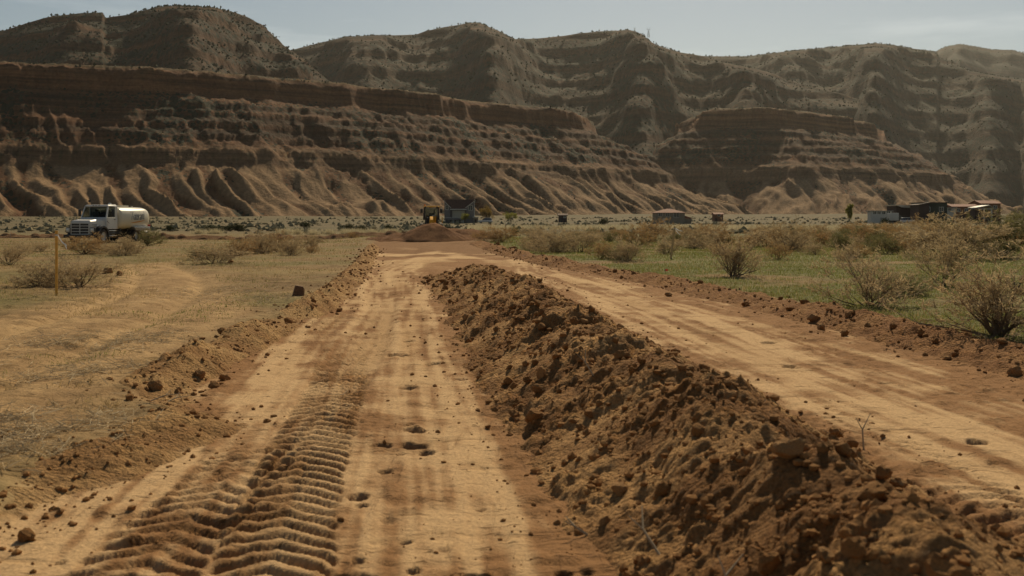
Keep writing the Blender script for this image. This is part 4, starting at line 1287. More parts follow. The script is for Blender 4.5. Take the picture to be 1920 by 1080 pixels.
# ================================================================== stakes and wood block
M_LATH = paint('survey_lath', (.72, .38, .08), .8, var=.2, scale=14, bump=.2)
M_LATH2 = paint('weathered_lath', (.50, .33, .17), .85, var=.2, scale=14)
M_RIB = leafmat('white_ribbon', (.80, .79, .75), .3, .05)
M_PINK = leafmat('pink_flag', (.75, .16, .10), .3, .05)
M_WIRE = paint('flag_wire', (.3, .3, .3), .5, .5)
def stake(X, Y, h, wd, tilt, mat, label, tails, rmat):
    t = empty('survey_stake', (X, Y, ground_z(X, Y)))
    t.rotation_euler = (0, tilt, .25)
    mb = MB()
    mb.loft([[(-.3 * wd, -.006, -.2), (.3 * wd, -.006, -.2), (.3 * wd, .006, -.2), (-.3 * wd, .006, -.2)],
             [(-wd / 2, -.007, .1), (wd / 2, -.007, .1), (wd / 2, .007, .1), (-wd / 2, .007, .1)],
             [(-wd / 2, -.007, h), (wd / 2, -.007, h), (wd / 2, .007, h), (-wd / 2, .007, h)]])
    mb.build('lath', mat, t)
    if tails:
        mb = MB()
        mb.box(-wd * .6, wd * .6, -.012, .012, h * .93 - .014, h * .93 + .014)
        knot = mb.build('ribbon_knot', rmat, t)
        for pts in tails:
            V, Fq = [], []
            for i, p in enumerate(pts):
                w_ = .016 * (1 + .25 * math.sin(i * 1.7))
                V += [(p[0], p[1] - .004 * i, h * .93 + p[2] - w_), (p[0] + .006, p[1] + .012, h * .93 + p[2] + w_)]
            for i in range(len(pts) - 1):
                Fq.append((2 * i, 2 * i + 1, 2 * i + 3, 2 * i + 2))
            link('ribbon_tail', raw_mesh('ribbon_tail', np.array(V), np.array(Fq), True, [rmat]), t)
    return tag(t, label, 'stake')
X, Y = px(106, 552)
stake(X, Y, 122 * Y / F, .05, 0.0, M_LATH, 'yellowish wooden survey stake with a white ribbon in front of the water truck', [[(.02, -.01, 0), (.05, -.03, -.05), (.10, -.03, -.13), (.15, -.03, -.18), (.19, -.03, -.21)], [(.15, -.025, -.17), (.17, -.025, -.22), (.19, -.025, -.27)]], M_RIB)
X, Y = px(1258, 486)
stake(X, Y, 60 * Y / F, .075, .13, M_LATH2, 'leaning wooden stake with white ribbon blowing, among the brush', [[(.02, 0, .03), (.1, -.02, -.02), (.2, -.03, -.05), (.3, -.03, -.05)], [(.02, 0, 0), (.08, -.02, -.08), (.16, -.02, -.15), (.24, -.02, -.2)]], M_RIB)
X, Y = px(948, 458, -.15)
stake(X, Y, 30 * Y / F, .07, 0, M_LATH2, 'short stake with a folded white flag beside the earth mound', [[(.0, -.02, .05), (.03, -.03, .14), (.06, -.03, .05)], [(.0, -.02, .05), (-.04, -.03, -.08)]], M_RIB)
def pin_flag(a, b, h, label):
    X, Y = px(a, b, -.15 if b < 470 else 0)
    t = empty('pin_flag', (X, Y, ground_z(X, Y)))
    MB().cyl((0, 0, -.05), (0, 0, h), .008, .008, 6).build('wire', M_WIRE, t)
    MB().poly([(0.008, h - .06), (.08, h - .055), (.075, h - .005), (0.008, h)], -.003, .003).build('flag', M_PINK, t)
    tag(t, label, 'flag')
pin_flag(20, 446, .5, 'tiny pink pin flag near the frame edge behind the stake')
pin_flag(1247, 510, .12, 'small pink pin flag low in the green grass under the leaning stake')
pin_flag(630, 438, .45, 'tiny pink pin flag by the dark green bushes')
M_BLOCK = paint('weathered_block', (.17, .085, .042), .85, var=.3, scale=16, bump=.5)
M_BLOCKE = paint('block_end_grain', (.30, .18, .09), .85, var=.2, scale=30, bump=.3)
X, Y = px(558, 545, .1)
t = empty('wood_block', (X, Y, surf_z(X, Y)))
t.rotation_euler = (0, .1, .3)
k = Y / F
MB().poly([(-11 * k, -.06), (10 * k, -.06), (8 * k, 19 * k), (-6 * k, 20 * k)], -.06, .06).build('block', M_BLOCK, t, bevel=.008)
MB().poly([(9.4 * k, 0), (12 * k, .0), (11.4 * k, 14 * k), (8.3 * k, 18 * k)], -.05, .05).build('split_side', M_BLOCKE, t, bevel=.004)
tag(t, 'dark square wooden block stuck on the tan bank', 'wood block')

# ================================================================== water truck
M_WHITE = paint('truck_white', (.62, .60, .56), .35, var=.06, scale=1.5, dust=.35)
M_CREAM = paint('tank_cream', (.66, .60, .47), .30, var=.05, scale=1.2, dust=.28)
M_BLACK = paint('black_paint', (.018, .018, .020), .5, var=.2, dust=.12)
M_RUBBER = paint('tyre_rubber', (.022, .020, .019), .85, var=.2, dust=.35, bump=.2)
M_CHROME = paint('bright_metal', (.72, .72, .72), .22, .9, .05)
M_STEEL = paint('grey_steel', (.34, .34, .34), .4, .6, .15, dust=.2)
M_LAMP = paint('lamp_glass', (.65, .63, .58), .12, .2, .05)
M_AMBER = paint('amber_lens', (.75, .22, .02), .25, 0, .05)
M_RED = paint('red_lens', (.5, .03, .02), .25, 0, .05)
M_INT = paint('cab_interior', (.035, .035, .04), .8, var=.2)
M_SEAT = paint('seat_vinyl', (.10, .09, .08), .7, var=.2)
M_INK = paint('lettering_grey', (.10, .12, .15), .6, var=.1)
M_SWOOSH = paint('lettering_orange', (.55, .24, .05), .6, var=.1)
M_MIR = paint('mirror_blue_grey', (.20, .27, .33), .1, .8, .05)
gm, gn, gb = newmat('window_glass')
gb.inputs['Base Color'].default_value = (.55, .62, .62, 1)
gb.inputs['Roughness'].default_value = .04
gb.inputs['Transmission Weight'].default_value = 1.0
gb.inputs['IOR'].default_value = 1.1
gb.inputs['Specular IOR Level'].default_value = .5
M_GLASS = gm
dm, dn, db = newmat('dark_window')
db.inputs['Base Color'].default_value = (.02, .026, .034, 1)
db.inputs['Roughness'].default_value = .08
nzt = dn.nodes.new('ShaderNodeTexNoise'); nzt.inputs['Scale'].default_value = 2.0
mrr = dn.nodes.new('ShaderNodeMapRange'); mrr.inputs[3].default_value = .05; mrr.inputs[4].default_value = .2
dn.links.new(nzt.outputs['Fac'], mrr.inputs[0]); dn.links.new(mrr.outputs[0], db.inputs['Roughness'])
M_DARKWIN = dm

def wheel(parent, x, y, r, wd, name='wheel', dual=False, rim=None, tyre=None):
    sgn = 1 if y > 0 else -1
    h = wd / 2
    prof = [(r * .56, -h * .8), (r * .62, -h), (r * .93, -h * .95), (r, -h * .7), (r, h * .7), (r * .93, h * .95), (r * .62, h), (r * .56, h * .8)]
    ty = MB().lathe(prof + [prof[0]], (x, y, r), 'y', 32)
    if dual:
        ty.lathe(prof + [prof[0]], (x, y - sgn * (wd + .04), r), 'y', 32)
    w_ = ty.build(name, tyre or M_RUBBER, parent, smooth=True)
    yo = y + sgn * h * (.2 if not dual else -.35)
    d = MB()
    d.lathe([(r * .57, sgn * h * .55), (r * .60, sgn * h * .8), (r * .52, sgn * h * .72), (r * .46, -sgn * .02), (r * .22, sgn * .02), (r * .2, sgn * .09), (.001, sgn * .1), (.001, -.05), (r * .57, -.05)], (x, yo, r), 'y', 28)
    rm = d.build('rim', rim or M_STEEL, w_, smooth=True)
    rm.matrix_parent_inverse = Matrix()
    nb = MB()
    for i in range(8):
        a = i * 6.28318 / 8
        nb.cyl((x + r * .34 * math.cos(a), yo, r + r * .34 * math.sin(a)), (x + r * .34 * math.cos(a), yo + sgn * .05, r + r * .34 * math.sin(a)), .018, .018, 6)
    nb.build('wheel_nuts', M_STEEL, w_)
    return w_

def water_truck():
    Yt = 76.5
    Xt = (166 - 960) / F * Yt
    t = empty('water_truck', (Xt, Yt, ground_z(Xt, Yt)), math.radians(-101))
    # local +x forward, +y the driver's side, front axle at x = 0
    for sgn in (1, -1):
        wheel(t, 0, sgn * 1.0, .50, .28)
        wheel(t, -4.35, sgn * 1.02, .50, .27, dual=True)
    fr = MB()
    for sgn in (1, -1):
        fr.box(-6.1, 1.0, sgn * .40 - .05, sgn * .40 + .05, .62, .88)
    for xx in (-5.9, -4.0, -2.4, .3):
        fr.box(xx - .06, xx + .06, -.35, .35, .66, .82)
    fr.cyl((0, -.9, .5), (0, .9, .5), .08); fr.cyl((-4.35, -.9, .5), (-4.35, .9, .5), .12)
    fr.build('chassis', M_BLACK, t)
    # hood: lofted from grille to cowl
    def ring(x, hw, z0, z1, r=.12):
        return [(x, -hw, z0), (x, hw, z0), (x, hw, z1 - r), (x, hw - r, z1), (x, -hw + r, z1), (x, -hw, z1 - r)]
    hd = MB().loft([ring(1.00, .72, .62, 1.52, .10), ring(.92, .74, .62, 1.58, .10), ring(.2, .80, .95, 1.66, .13), ring(-.62, .90, .95, 1.74, .15)])
    hood = hd.build('hood', M_WHITE, t, bevel=.02)
    # grille: bright frame with bars in front of a dark recess
    gr = MB().box(1.0, 1.025, -.62, .62, .68, 1.40).build('grille', M_BLACK, t)
    gf = MB()
    for z in (.66, .845, 1.03, 1.215, 1.39):
        gf.box(1.02, 1.06, -.66, .66, z - .022, z + .022)
    for yv in (-.66, 0, .66):
        gf.box(1.022, 1.056, yv - .022, yv + .022, .66, 1.41)
    gf.build('grille_bars', M_WHITE, gr, bevel=.006)
    for sgn in (1, -1):
        hb = MB().box(.86, 1.02, sgn * .90 - .17, sgn * .90 + .17, .74, 1.12).build('headlight', M_BLACK, t, bevel=.03)
        MB().box(1.015, 1.045, sgn * .90 - .13, sgn * .90 + .13, .79, 1.07).build('bezel', M_WHITE, hb, bevel=.02)
        MB().lathe([(.001, 0), (.095, 0), (.09, .03), (.001, .045)], (1.045, sgn * .90, .93), 'x', 20).build('lens', M_LAMP, hb, smooth=True)
        # black front fender arch
        pts = []
        for i in range(13):
            a = math.radians(-8 + 196 * i / 12)
            pts.append((.70 * math.cos(a), .50 + .72 * math.sin(a)))
        for i in range(12, -1, -1):
            a = math.radians(-8 + 196 * i / 12)
            pts.append((.58 * math.cos(a), .50 + .58 * math.sin(a)))
        MB().poly(pts, sgn * .80, sgn * 1.17).build('fender', M_BLACK, t, bevel=.02)
        MB().box(-.66, -.60, sgn * .85, sgn * 1.15, .35, .62).build('mud_flap', M_BLACK, t)
    MB().box(1.02, 1.16, -1.15, 1.15, .42, .64).build('bumper', M_BLACK, t, bevel=.03)
    MB().box(.35, .62, .78, .99, 1.205, 1.235).build('fender_trim', M_CHROME, t, bevel=.01)
    MB().box(.25, .9, .806, .815, 1.28, 1.31).build('hood_badge', M_BLACK, hood)
    # cab shell
    cab = MB()
    cab.poly([(-.6, .98), (-.6, 1.76), (-.62, 1.80), (-2.02, 1.80), (-2.02, .98)], -1.0, 1.0)
    cab_o = cab.build('cab', M_WHITE, t, bevel=.03)
    roof = MB().loft([[(-.98, -.86, 2.50), (-.98, .86, 2.50), (-2.06, .90, 2.50), (-2.06, -.90, 2.50)], [(-.92, -.90, 2.56), (-.92, .90, 2.56), (-2.06, .94, 2.56), (-2.06, -.94, 2.56)], [(-1.05, -.84, 2.66), (-1.05, .84, 2.66), (-2.02, .86, 2.68), (-2.02, -.86, 2.68)]])
    roof_o = roof.build('roof', M_WHITE, t, bevel=.03)
    pil = MB()
    for sgn in (1, -1):
        pil.loft([[(-.62, sgn * .98, 1.78), (-.74, sgn * .98, 1.78), (-.74, sgn * .90, 1.78), (-.62, sgn * .90, 1.78)], [(-.95, sgn * .90, 2.54), (-1.06, sgn * .90, 2.54), (-1.06, sgn * .82, 2.54), (-.95, sgn * .82, 2.54)]])
        pil.box(-2.02, -1.72, sgn * .95 - .04, sgn * .95 + .02, 1.78, 2.53)
    pil.box(-2.02, -1.96, -.95, -.55, 1.78, 2.53); pil.box(-2.02, -1.96, .55, .95, 1.78, 2.53); pil.box(-2.018, -1.962, -.6, .6, 1.78, 1.96); pil.box(-2.018, -1.962, -.6, .6, 2.40, 2.53)
    pil.build('pillars', M_WHITE, cab_o)
    ws = MB().loft([[(-.655, -.90, 1.80), (-.655, .90, 1.80), (-.665, .90, 1.80), (-.665, -.90, 1.80)], [(-.985, -.83, 2.51), (-.985, .83, 2.51), (-.995, .83, 2.51), (-.995, -.83, 2.51)]]).build('windshield', M_GLASS, t)
    MB().loft([[(-.65, -.94, 1.785), (-.65, .94, 1.785), (-.67, .94, 1.785), (-.67, -.94, 1.785)], [(-.665, -.94, 1.83), (-.665, .94, 1.83), (-.685, .94, 1.83), (-.685, -.94, 1.83)]]).build('gasket', M_BLACK, ws)
    for yv in (-.4, .35):
        MB().cyl((-.655, yv, 1.82), (-.80, yv + .42, 2.12), .010, .008, 6).build('wiper', M_BLACK, ws)
    MB().box(-1.975, -1.965, -.55, .55, 1.96, 2.40).build('rear_window', M_GLASS, t)
    dash = MB().box(-.95, -.66, -.88, .88, 1.74, 1.815).box(-1.95, -.95, -.9, .9, 1.80, 1.815).build('dashboard', M_INT, t)
    for yv in (.42, -.42):
        s_ = MB().box(-1.85, -1.55, yv - .24, yv + .24, 1.6, 2.2).box(-1.78, -1.66, yv - .13, yv + .13, 2.2, 2.36).build('seat', M_SEAT, t, bevel=.04)
    MB().lathe([(.20, -.015), (.22, 0), (.20, .015), (.185, 0), (.20, -.015)], (-1.1, .42, 1.98), 'x', 24).build('steering_wheel', M_INT, t)
    for sgn in (1, -1):
        dr = MB().poly([(-.78, 1.0), (-.70, 1.78), (-1.74, 1.78), (-1.74, 1.0)], sgn * 1.0, sgn * 1.012).build('door', M_WHITE, t)
        MB().poly([(-.80, 1.80), (-1.09, 2.50), (-1.70, 2.50), (-1.70, 1.80)], sgn * .955, sgn * .962).build('window', M_GLASS, dr)
        MB().box(-1.66, -1.52, sgn * 1.012, sgn * 1.04, 1.62, 1.66).build('handle', M_BLACK, dr)
        MB().poly([(-.60, 1.52), (-.92, 1.36), (-.92, 1.40), (-.60, 1.56)], sgn * 1.013, sgn * 1.018).build('badge', M_BLACK, dr)
        mr_ = MB().box(-.98, -.92, sgn * 1.16, sgn * 1.36, 1.86, 2.36).build('mirror', M_BLACK, t, bevel=.02)
        MB().box(-.985, -.978, sgn * 1.18, sgn * 1.34, 1.89, 2.33).build('mirror_glass', M_MIR, mr_)
        MB().cyl((-.95, sgn * 1.0, 2.34), (-.95, sgn * 1.2, 2.34), .014).cyl((-.95, sgn * 1.0, 1.9), (-.95, sgn * 1.2, 1.9), .014).build('mirror_arm', M_BLACK, mr_)
        stp = MB().box(-1.75, -.75, sgn * .80, sgn * 1.1, .50, .54).build('step', M_CHROME, t, bevel=.008)
        MB().box(-1.75, -.75, sgn * .84, sgn * 1.1, .86, .90).build('upper_tread', M_CHROME, stp, bevel=.008)
        tankf = MB().box(-1.70, -.85, sgn * .62, sgn * 1.02, .545, .855).build('fuel_tank', M_BLACK, t, bevel=.06)
    for i in range(3):
        MB().box(-1.00, -.93, -.28 + .22 * i, -.18 + .22 * i, 2.60, 2.64).build('roof_marker', M_BLACK, roof_o, bevel=.01)
    MB().lathe([(.11, 0), (.11, .05), (.07, .12), (.001, .13)], (-1.75, .55, 2.675), 'z', 16).build('roof_beacon', M_LAMP, roof_o, smooth=True)
    MB().cyl((-.98, -.52, 2.66), (-.98, -.52, 2.92), .012).box(-1.0, -.96, -.60, -.44, 2.84, 3.0).build('roof_horn', M_BLACK, roof_o)
    # tank: rounded oval with domed ends, panel edges flattened at the sides
    def oval(x, k):
        out_ = []
        for i in range(40):
            a = 6.28318531 * i / 40
            c, s_ = math.cos(a), math.sin(a)
            e = .62
            out_.append((x, 1.17 * k * math.copysign(abs(c) ** e, c), 1.74 + .80 * k * math.copysign(abs(s_) ** (e + .08), s_)))
        return out_
    tk = MB().loft([oval(-2.16, .80), oval(-2.18, .88), oval(-2.26, .96), oval(-2.40, 1.0), oval(-5.55, 1.0), oval(-5.9, .985), oval(-6.12, .94), oval(-6.26, .86), oval(-6.32, .74)])
    tank = tk.build('tank', M_CREAM, t, smooth=True)
    MB().lathe([(.34, -.04), (.34, .10), (.30, .12), (.001, .12), (.001, -.04)], (-3.9, 0, 2.535), 'z', 20).build('manhole', M_CREAM, tank, smooth=True)
    MB().box(-4.4, -3.3, -.45, -.40, 2.52, 2.66).box(-4.4, -3.3, .40, .45, 2.52, 2.66).box(-3.34, -3.29, -.45, .45, 2.60, 2.66).build('overflow_rail', M_CREAM, tank)
    MB().cyl((-5.3, .2, 2.5), (-5.3, .2, 2.62), .07).build('vent_cap', M_CREAM, tank)
    cr_ = MB()
    for xx in (-2.7, -3.7, -5.6):
        cr_.box(xx - .08, xx + .08, -.8, .8, .88, 1.12)
    cr_.build('tank_cradle', M_BLACK, t)
    for sgn in (1, -1):
        tb = MB().poly([(-4.0, 1.02), (-4.12, .86), (-6.05, .86), (-6.12, 1.02), (-6.12, 1.10), (-3.9, 1.10)], sgn * .78, sgn * 1.2).build('rear_fender_box', M_STEEL, t, bevel=.01)
        MB().box(-6.13, -3.88, sgn * .77, sgn * 1.215, 1.10, 1.13).build('bright_rail', M_CHROME, tb, bevel=.006)
        MB().box(-6.30, -6.22, sgn * .95, sgn * 1.12, 1.16, 1.28).build('tail_lamp', M_RED, t, bevel=.01)
        MB().box(-5.05, -5.02, sgn * .72, sgn * 1.15, .25, .8).build('mud_flap', M_BLACK, t)
    sp = MB().cyl((-6.1, -.7, .72), (-6.1, .7, .72), .07)
    for yv in (-.7, .7):
        sp.cyl((-6.1, yv, .72), (-6.35, yv * 1.1, .66), .10, .16)
    sp.build('spray_bar', M_STEEL, t)
    # lettering painted on the tank side, laid onto its curve
    cu = bpy.data.curves.new('lettering', 'FONT')
    cu.body = 'Waterland'
    cu.size = .66
    cu.shear = .28
    cu.extrude = .004
    tmp = bpy.data.objects.new('tmp', cu)
    COL.objects.link(tmp)
    bpy.context.view_layer.update()
    dg = bpy.context.evaluated_depsgraph_get()
    me = bpy.data.meshes.new_from_object(tmp.evaluated_get(dg))
    bpy.data.objects.remove(tmp)
    wx = max(v.co.x for v in me.vertices)
    for v in me.vertices:
        xx = -3.45 - v.co.x / wx * 1.95
        zz = 1.60 + v.co.y * 1.3 + .05 * v.co.x / wx
        q = min(.999, abs(zz - 1.74) / .80)
        yy = 1.17 * max(0.0, 1 - q ** (2 / .70)) ** (.62 / 2)
        v.co = Vector((xx, yy + .010 + v.co.z, zz))
    me.materials.clear(); me.materials.append(M_INK)
    link('lettering', me, tank)
    sw = MB()
    rings = []
    for i in range(13):
        s_ = i / 12
        xx = -3.55 - s_ * 1.85; zc = 1.42 + .16 * s_ ** 1.4; hw_ = .010 + .035 * math.sin(math.pi * s_)
        row = []
        for zz in (zc - hw_, zc + hw_):
            q = min(.999, abs(zz - 1.74) / .80)
            yy = 1.17 * max(0.0, 1 - q ** (2 / .70)) ** (.62 / 2)
            row += [(xx, yy + .004, zz), (xx, yy + .014, zz)]
        rings.append([row[0], row[1], row[3], row[2]])
    sw.loft(rings).build('swoosh', M_SWOOSH, tank)
    tag(t, 'white water truck with cream tank parked in the field behind dry bushes', 'truck')
water_truck()

# ================================================================== motor grader behind the mound
M_CAT = paint('machine_yellow', (.68, .33, .03), .8, var=.1, scale=2, dust=.3, spec=.15)
def grader():
    Yg = 122.0
    Xg = (809 - 960) / F * Yg
    t = empty('motor_grader', (Xg, Yg, ground_z(Xg, Yg) - .02), math.radians(-86))
    for x, r in ((3.9, .62), (-1.0, .65), (-2.55, .65)):
        for sgn in (1, -1):
            wheel(t, x, sgn * 1.03, r, .38, rim=M_CAT)
    MB().loft([[(3.6, -.16, 1.2), (3.6, .16, 1.2), (3.6, .16, 1.6), (3.6, -.16, 1.6)], [(2.6, -.16, 1.55), (2.6, .16, 1.55), (2.6, .16, 1.95), (2.6, -.16, 1.95)], [(.8, -.18, 1.55), (.8, .18, 1.55), (.8, .18, 1.98), (.8, -.18, 1.98)], [(.3, -.35, .9), (.3, .35, .9), (.3, .35, 1.7), (.3, -.35, 1.7)]]).box(3.55, 4.15, -.22, .22, .9, 1.62).build('main_frame', M_CAT, t, bevel=.02)
    MB().cyl((3.9, -.95, .62), (3.9, .95, .62), .12).box(3.8, 4.0, -.9, .9, .62, .82).build('front_axle', M_CAT, t)
    bl = []
    for i in range(9):
        a = math.radians(-55 + 110 * i / 8)
        bl.append((2.1 - .30 * math.cos(a) + .16, .42 + .34 * math.sin(a)))
    bl += [(p[0] - .03, p[1]) for p in reversed(bl)]
    blade = MB().poly(bl, -1.8, 1.8).build('moldboard', M_CAT, t)
    MB().box(2.0, 2.04, -1.82, 1.82, .02, .14).build('cutting_edge', M_STEEL, blade)
    MB().lathe([(.75, -.05), (.75, .05), (.62, .05), (.62, -.05), (.75, -.05)], (1.9, 0, .98), 'z', 28).build('circle', M_CAT, t)
    MB().poly([(3.4, .95), (3.4, 1.05), (1.3, 1.1), (1.3, .98)], -.5, .5).build('drawbar', M_CAT, t, bevel=.02)
    for sgn in (1, -1):
        MB().cyl((1.75, sgn * .55, 1.05), (1.75, sgn * .72, 2.15), .055).cyl((1.75, sgn * .67, 1.8), (1.75, sgn * .75, 2.25), .08).build('lift_cylinder', M_BLACK, t)
    MB().box(-3.7, -.9, -.55, .55, .75, 1.75).build('rear_frame', M_BLACK, t)
    eng = MB().poly([(-1.05, 1.2), (-1.05, 2.12), (-3.5, 2.02), (-3.75, 1.9), (-3.75, 1.2)], -.62, .62).build('engine_hood', M_CAT, t, bevel=.05)
    MB().cyl((-2.2, .3, 2.0), (-2.2, .3, 2.75), .06).build('exhaust_pipe', M_BLACK, t)
    # cab: base, posts, glass, roof
    cb = MB().box(-.95, .55, -.72, .72, .95, 1.62).build('cab_base', M_BLACK, t, bevel=.03)
    MB().box(.55, .70, .04, .50, 1.0, 1.98).build('front_console', M_CAT, t, bevel=.03)
    MB().box(.56, .74, .06, .46, 1.985, 2.14).build('console_cover', paint('grey_cover', (.30, .28, .24), .9, spec=.05), t)
    MB().box(.55, .72, -.55, .0, 1.0, 1.98).build('control_box', M_BLACK, t, bevel=.03)
    for yv in (-.42, -.22):
        MB().lathe([(.001, 0), (.05, 0), (.04, .04), (.001, .05)], (.72, yv, 1.86), 'x', 12).build('work_light', M_LAMP, t)
    for x in (.45, -.9):
        for sgn in (1, -1):
            MB().loft([[(x - .07, sgn * .80 - .12, 1.6), (x + .07, sgn * .80 - .12, 1.6), (x + .07, sgn * .80 + .10, 1.6), (x - .07, sgn * .80 + .10, 1.6)], [(x - .05, sgn * .74 - .07, 2.97), (x + .05, sgn * .74 - .07, 2.97), (x + .05, sgn * .74 + .07, 2.97), (x - .05, sgn * .74 + .07, 2.97)]]).build('cab_post', M_BLACK, t)
    MB().box(.455, .465, -.68, .68, 1.64, 2.94).build('windshield', M_GLASS, t)
    MB().box(-.915, -.905, -.68, .68, 1.64, 2.94).build('rear_glass', M_GLASS, t)
    for sgn in (1, -1):
        MB().box(-.85, .40, sgn * .72, sgn * .73, 1.64, 2.94).build('side_glass', M_GLASS, t)
        mm = MB().box(.50, .62, sgn * 1.06 - .13, sgn * 1.06 + .13, 2.36, 2.80).build('mirror', M_BLACK, t, bevel=.03)
        MB().cyl((.5, sgn * .8, 2.8), (.55, sgn * 1.06, 2.8), .025).build('mirror_arm', M_BLACK, mm)
    se = MB().box(-.6, -.1, -.26, .26, 1.62, 1.85).box(-.6, -.45, -.26, .26, 1.85, 2.35).build('seat', M_SEAT, t, bevel=.05)
    rf = MB().loft([[(-1.1, -.88, 2.97), (.66, -.88, 2.97), (.66, .88, 2.97), (-1.1, .88, 2.97)], [(-1.1, -.90, 3.05), (.68, -.90, 3.05), (.68, .90, 3.05), (-1.1, .90, 3.05)], [(-1.0, -.80, 3.12), (.56, -.80, 3.12), (.56, .80, 3.12), (-1.0, .80, 3.12)]]).build('roof', M_CAT, t, bevel=.02)
    for yv in (-.62, .60):
        MB().box(.60, .74, yv - .09, yv + .09, 2.90, 3.06).build('roof_light', M_BLACK, rf, bevel=.02)
    for yv in (-.52, -.35, .35):
        MB().lathe([(.001, 0), (.045, 0), (.001, .03)], (.685, yv, 2.93), 'x', 10).build('lamp', M_LAMP, rf)
    MB().lathe([(.09, 0), (.09, .12), (.06, .18), (.001, .19)], (-.2, -.72, 3.12), 'z', 14).build('beacon', M_AMBER, rf, smooth=True)
    MB().box(.2, 1.0, 1.12, 1.2, .9, 1.9).build('ladder_rail', M_CAT, t)
    tag(t, 'yellow motor grader with black framed cab behind the earth mound', 'grader')
grader()
# ================================================================== far buildings
def at(xc, Y):
    X = (xc - 960) / F * Y
    return X, Y, ground_z(X, Y)
def pz(ypx, Y):
    return HC - (ypx - HOR) * Y / F
M_BLUEW = paint('blue_grey_siding', (.16, .145, .14), .8, var=.1, scale=.8)
M_ROOFB = paint('brown_shingle', (.10, .055, .038), .9, var=.25, scale=1.5, bump=.3)
M_TRIM = paint('pale_trim', (.55, .53, .48), .7, var=.1)
M_GARD = paint('pale_garage_door', (.42, .39, .31), .7, var=.08, scale=.7)
M_TILE = paint('red_roof', (.22, .085, .05), .85, var=.25, scale=.8, bump=.3)
M_ORW = paint('orange_brown_wall', (.20, .095, .05), .85, var=.15, scale=.5)
M_STUC = paint('tan_stucco', (.25, .21, .155), .9, var=.12, scale=.6)
M_METALR = paint('pale_metal_roof', (.62, .56, .45), .45, .3, .15, .4)
M_DGREEN = paint('dark_green_wall', (.05, .06, .046), .85, var=.25, scale=.4)
M_DBROWN = paint('dark_brown_wall', (.07, .046, .036), .85, var=.2, scale=.5)
M_WHITEB = paint('white_siding', (.48, .47, .43), .7, var=.08, scale=.5)
M_TIN = paint('grey_tin', (.30, .29, .27), .6, .2, .15, .5)

def window(parent, x, y, z, w_, h_, trim=M_TRIM):
    """window in a wall that faces -y"""
    f = MB()
    f.box(x - w_ / 2 - .1, x + w_ / 2 + .1, y - .06, y, z - .1, z).box(x - w_ / 2 - .1, x + w_ / 2 + .1, y - .06, y, z + h_, z + h_ + .1)
    f.box(x - w_ / 2 - .1, x - w_ / 2, y - .06, y, z, z + h_).box(x + w_ / 2, x + w_ / 2 + .1, y - .06, y, z, z + h_).box(x - .03, x + .03, y - .05, y - .005, z, z + h_)
    o = f.build('window', trim, parent)
    MB().box(x - w_ / 2, x + w_ / 2, y - .02, y - .004, z, z + h_).build('pane', M_DARKWIN, o)

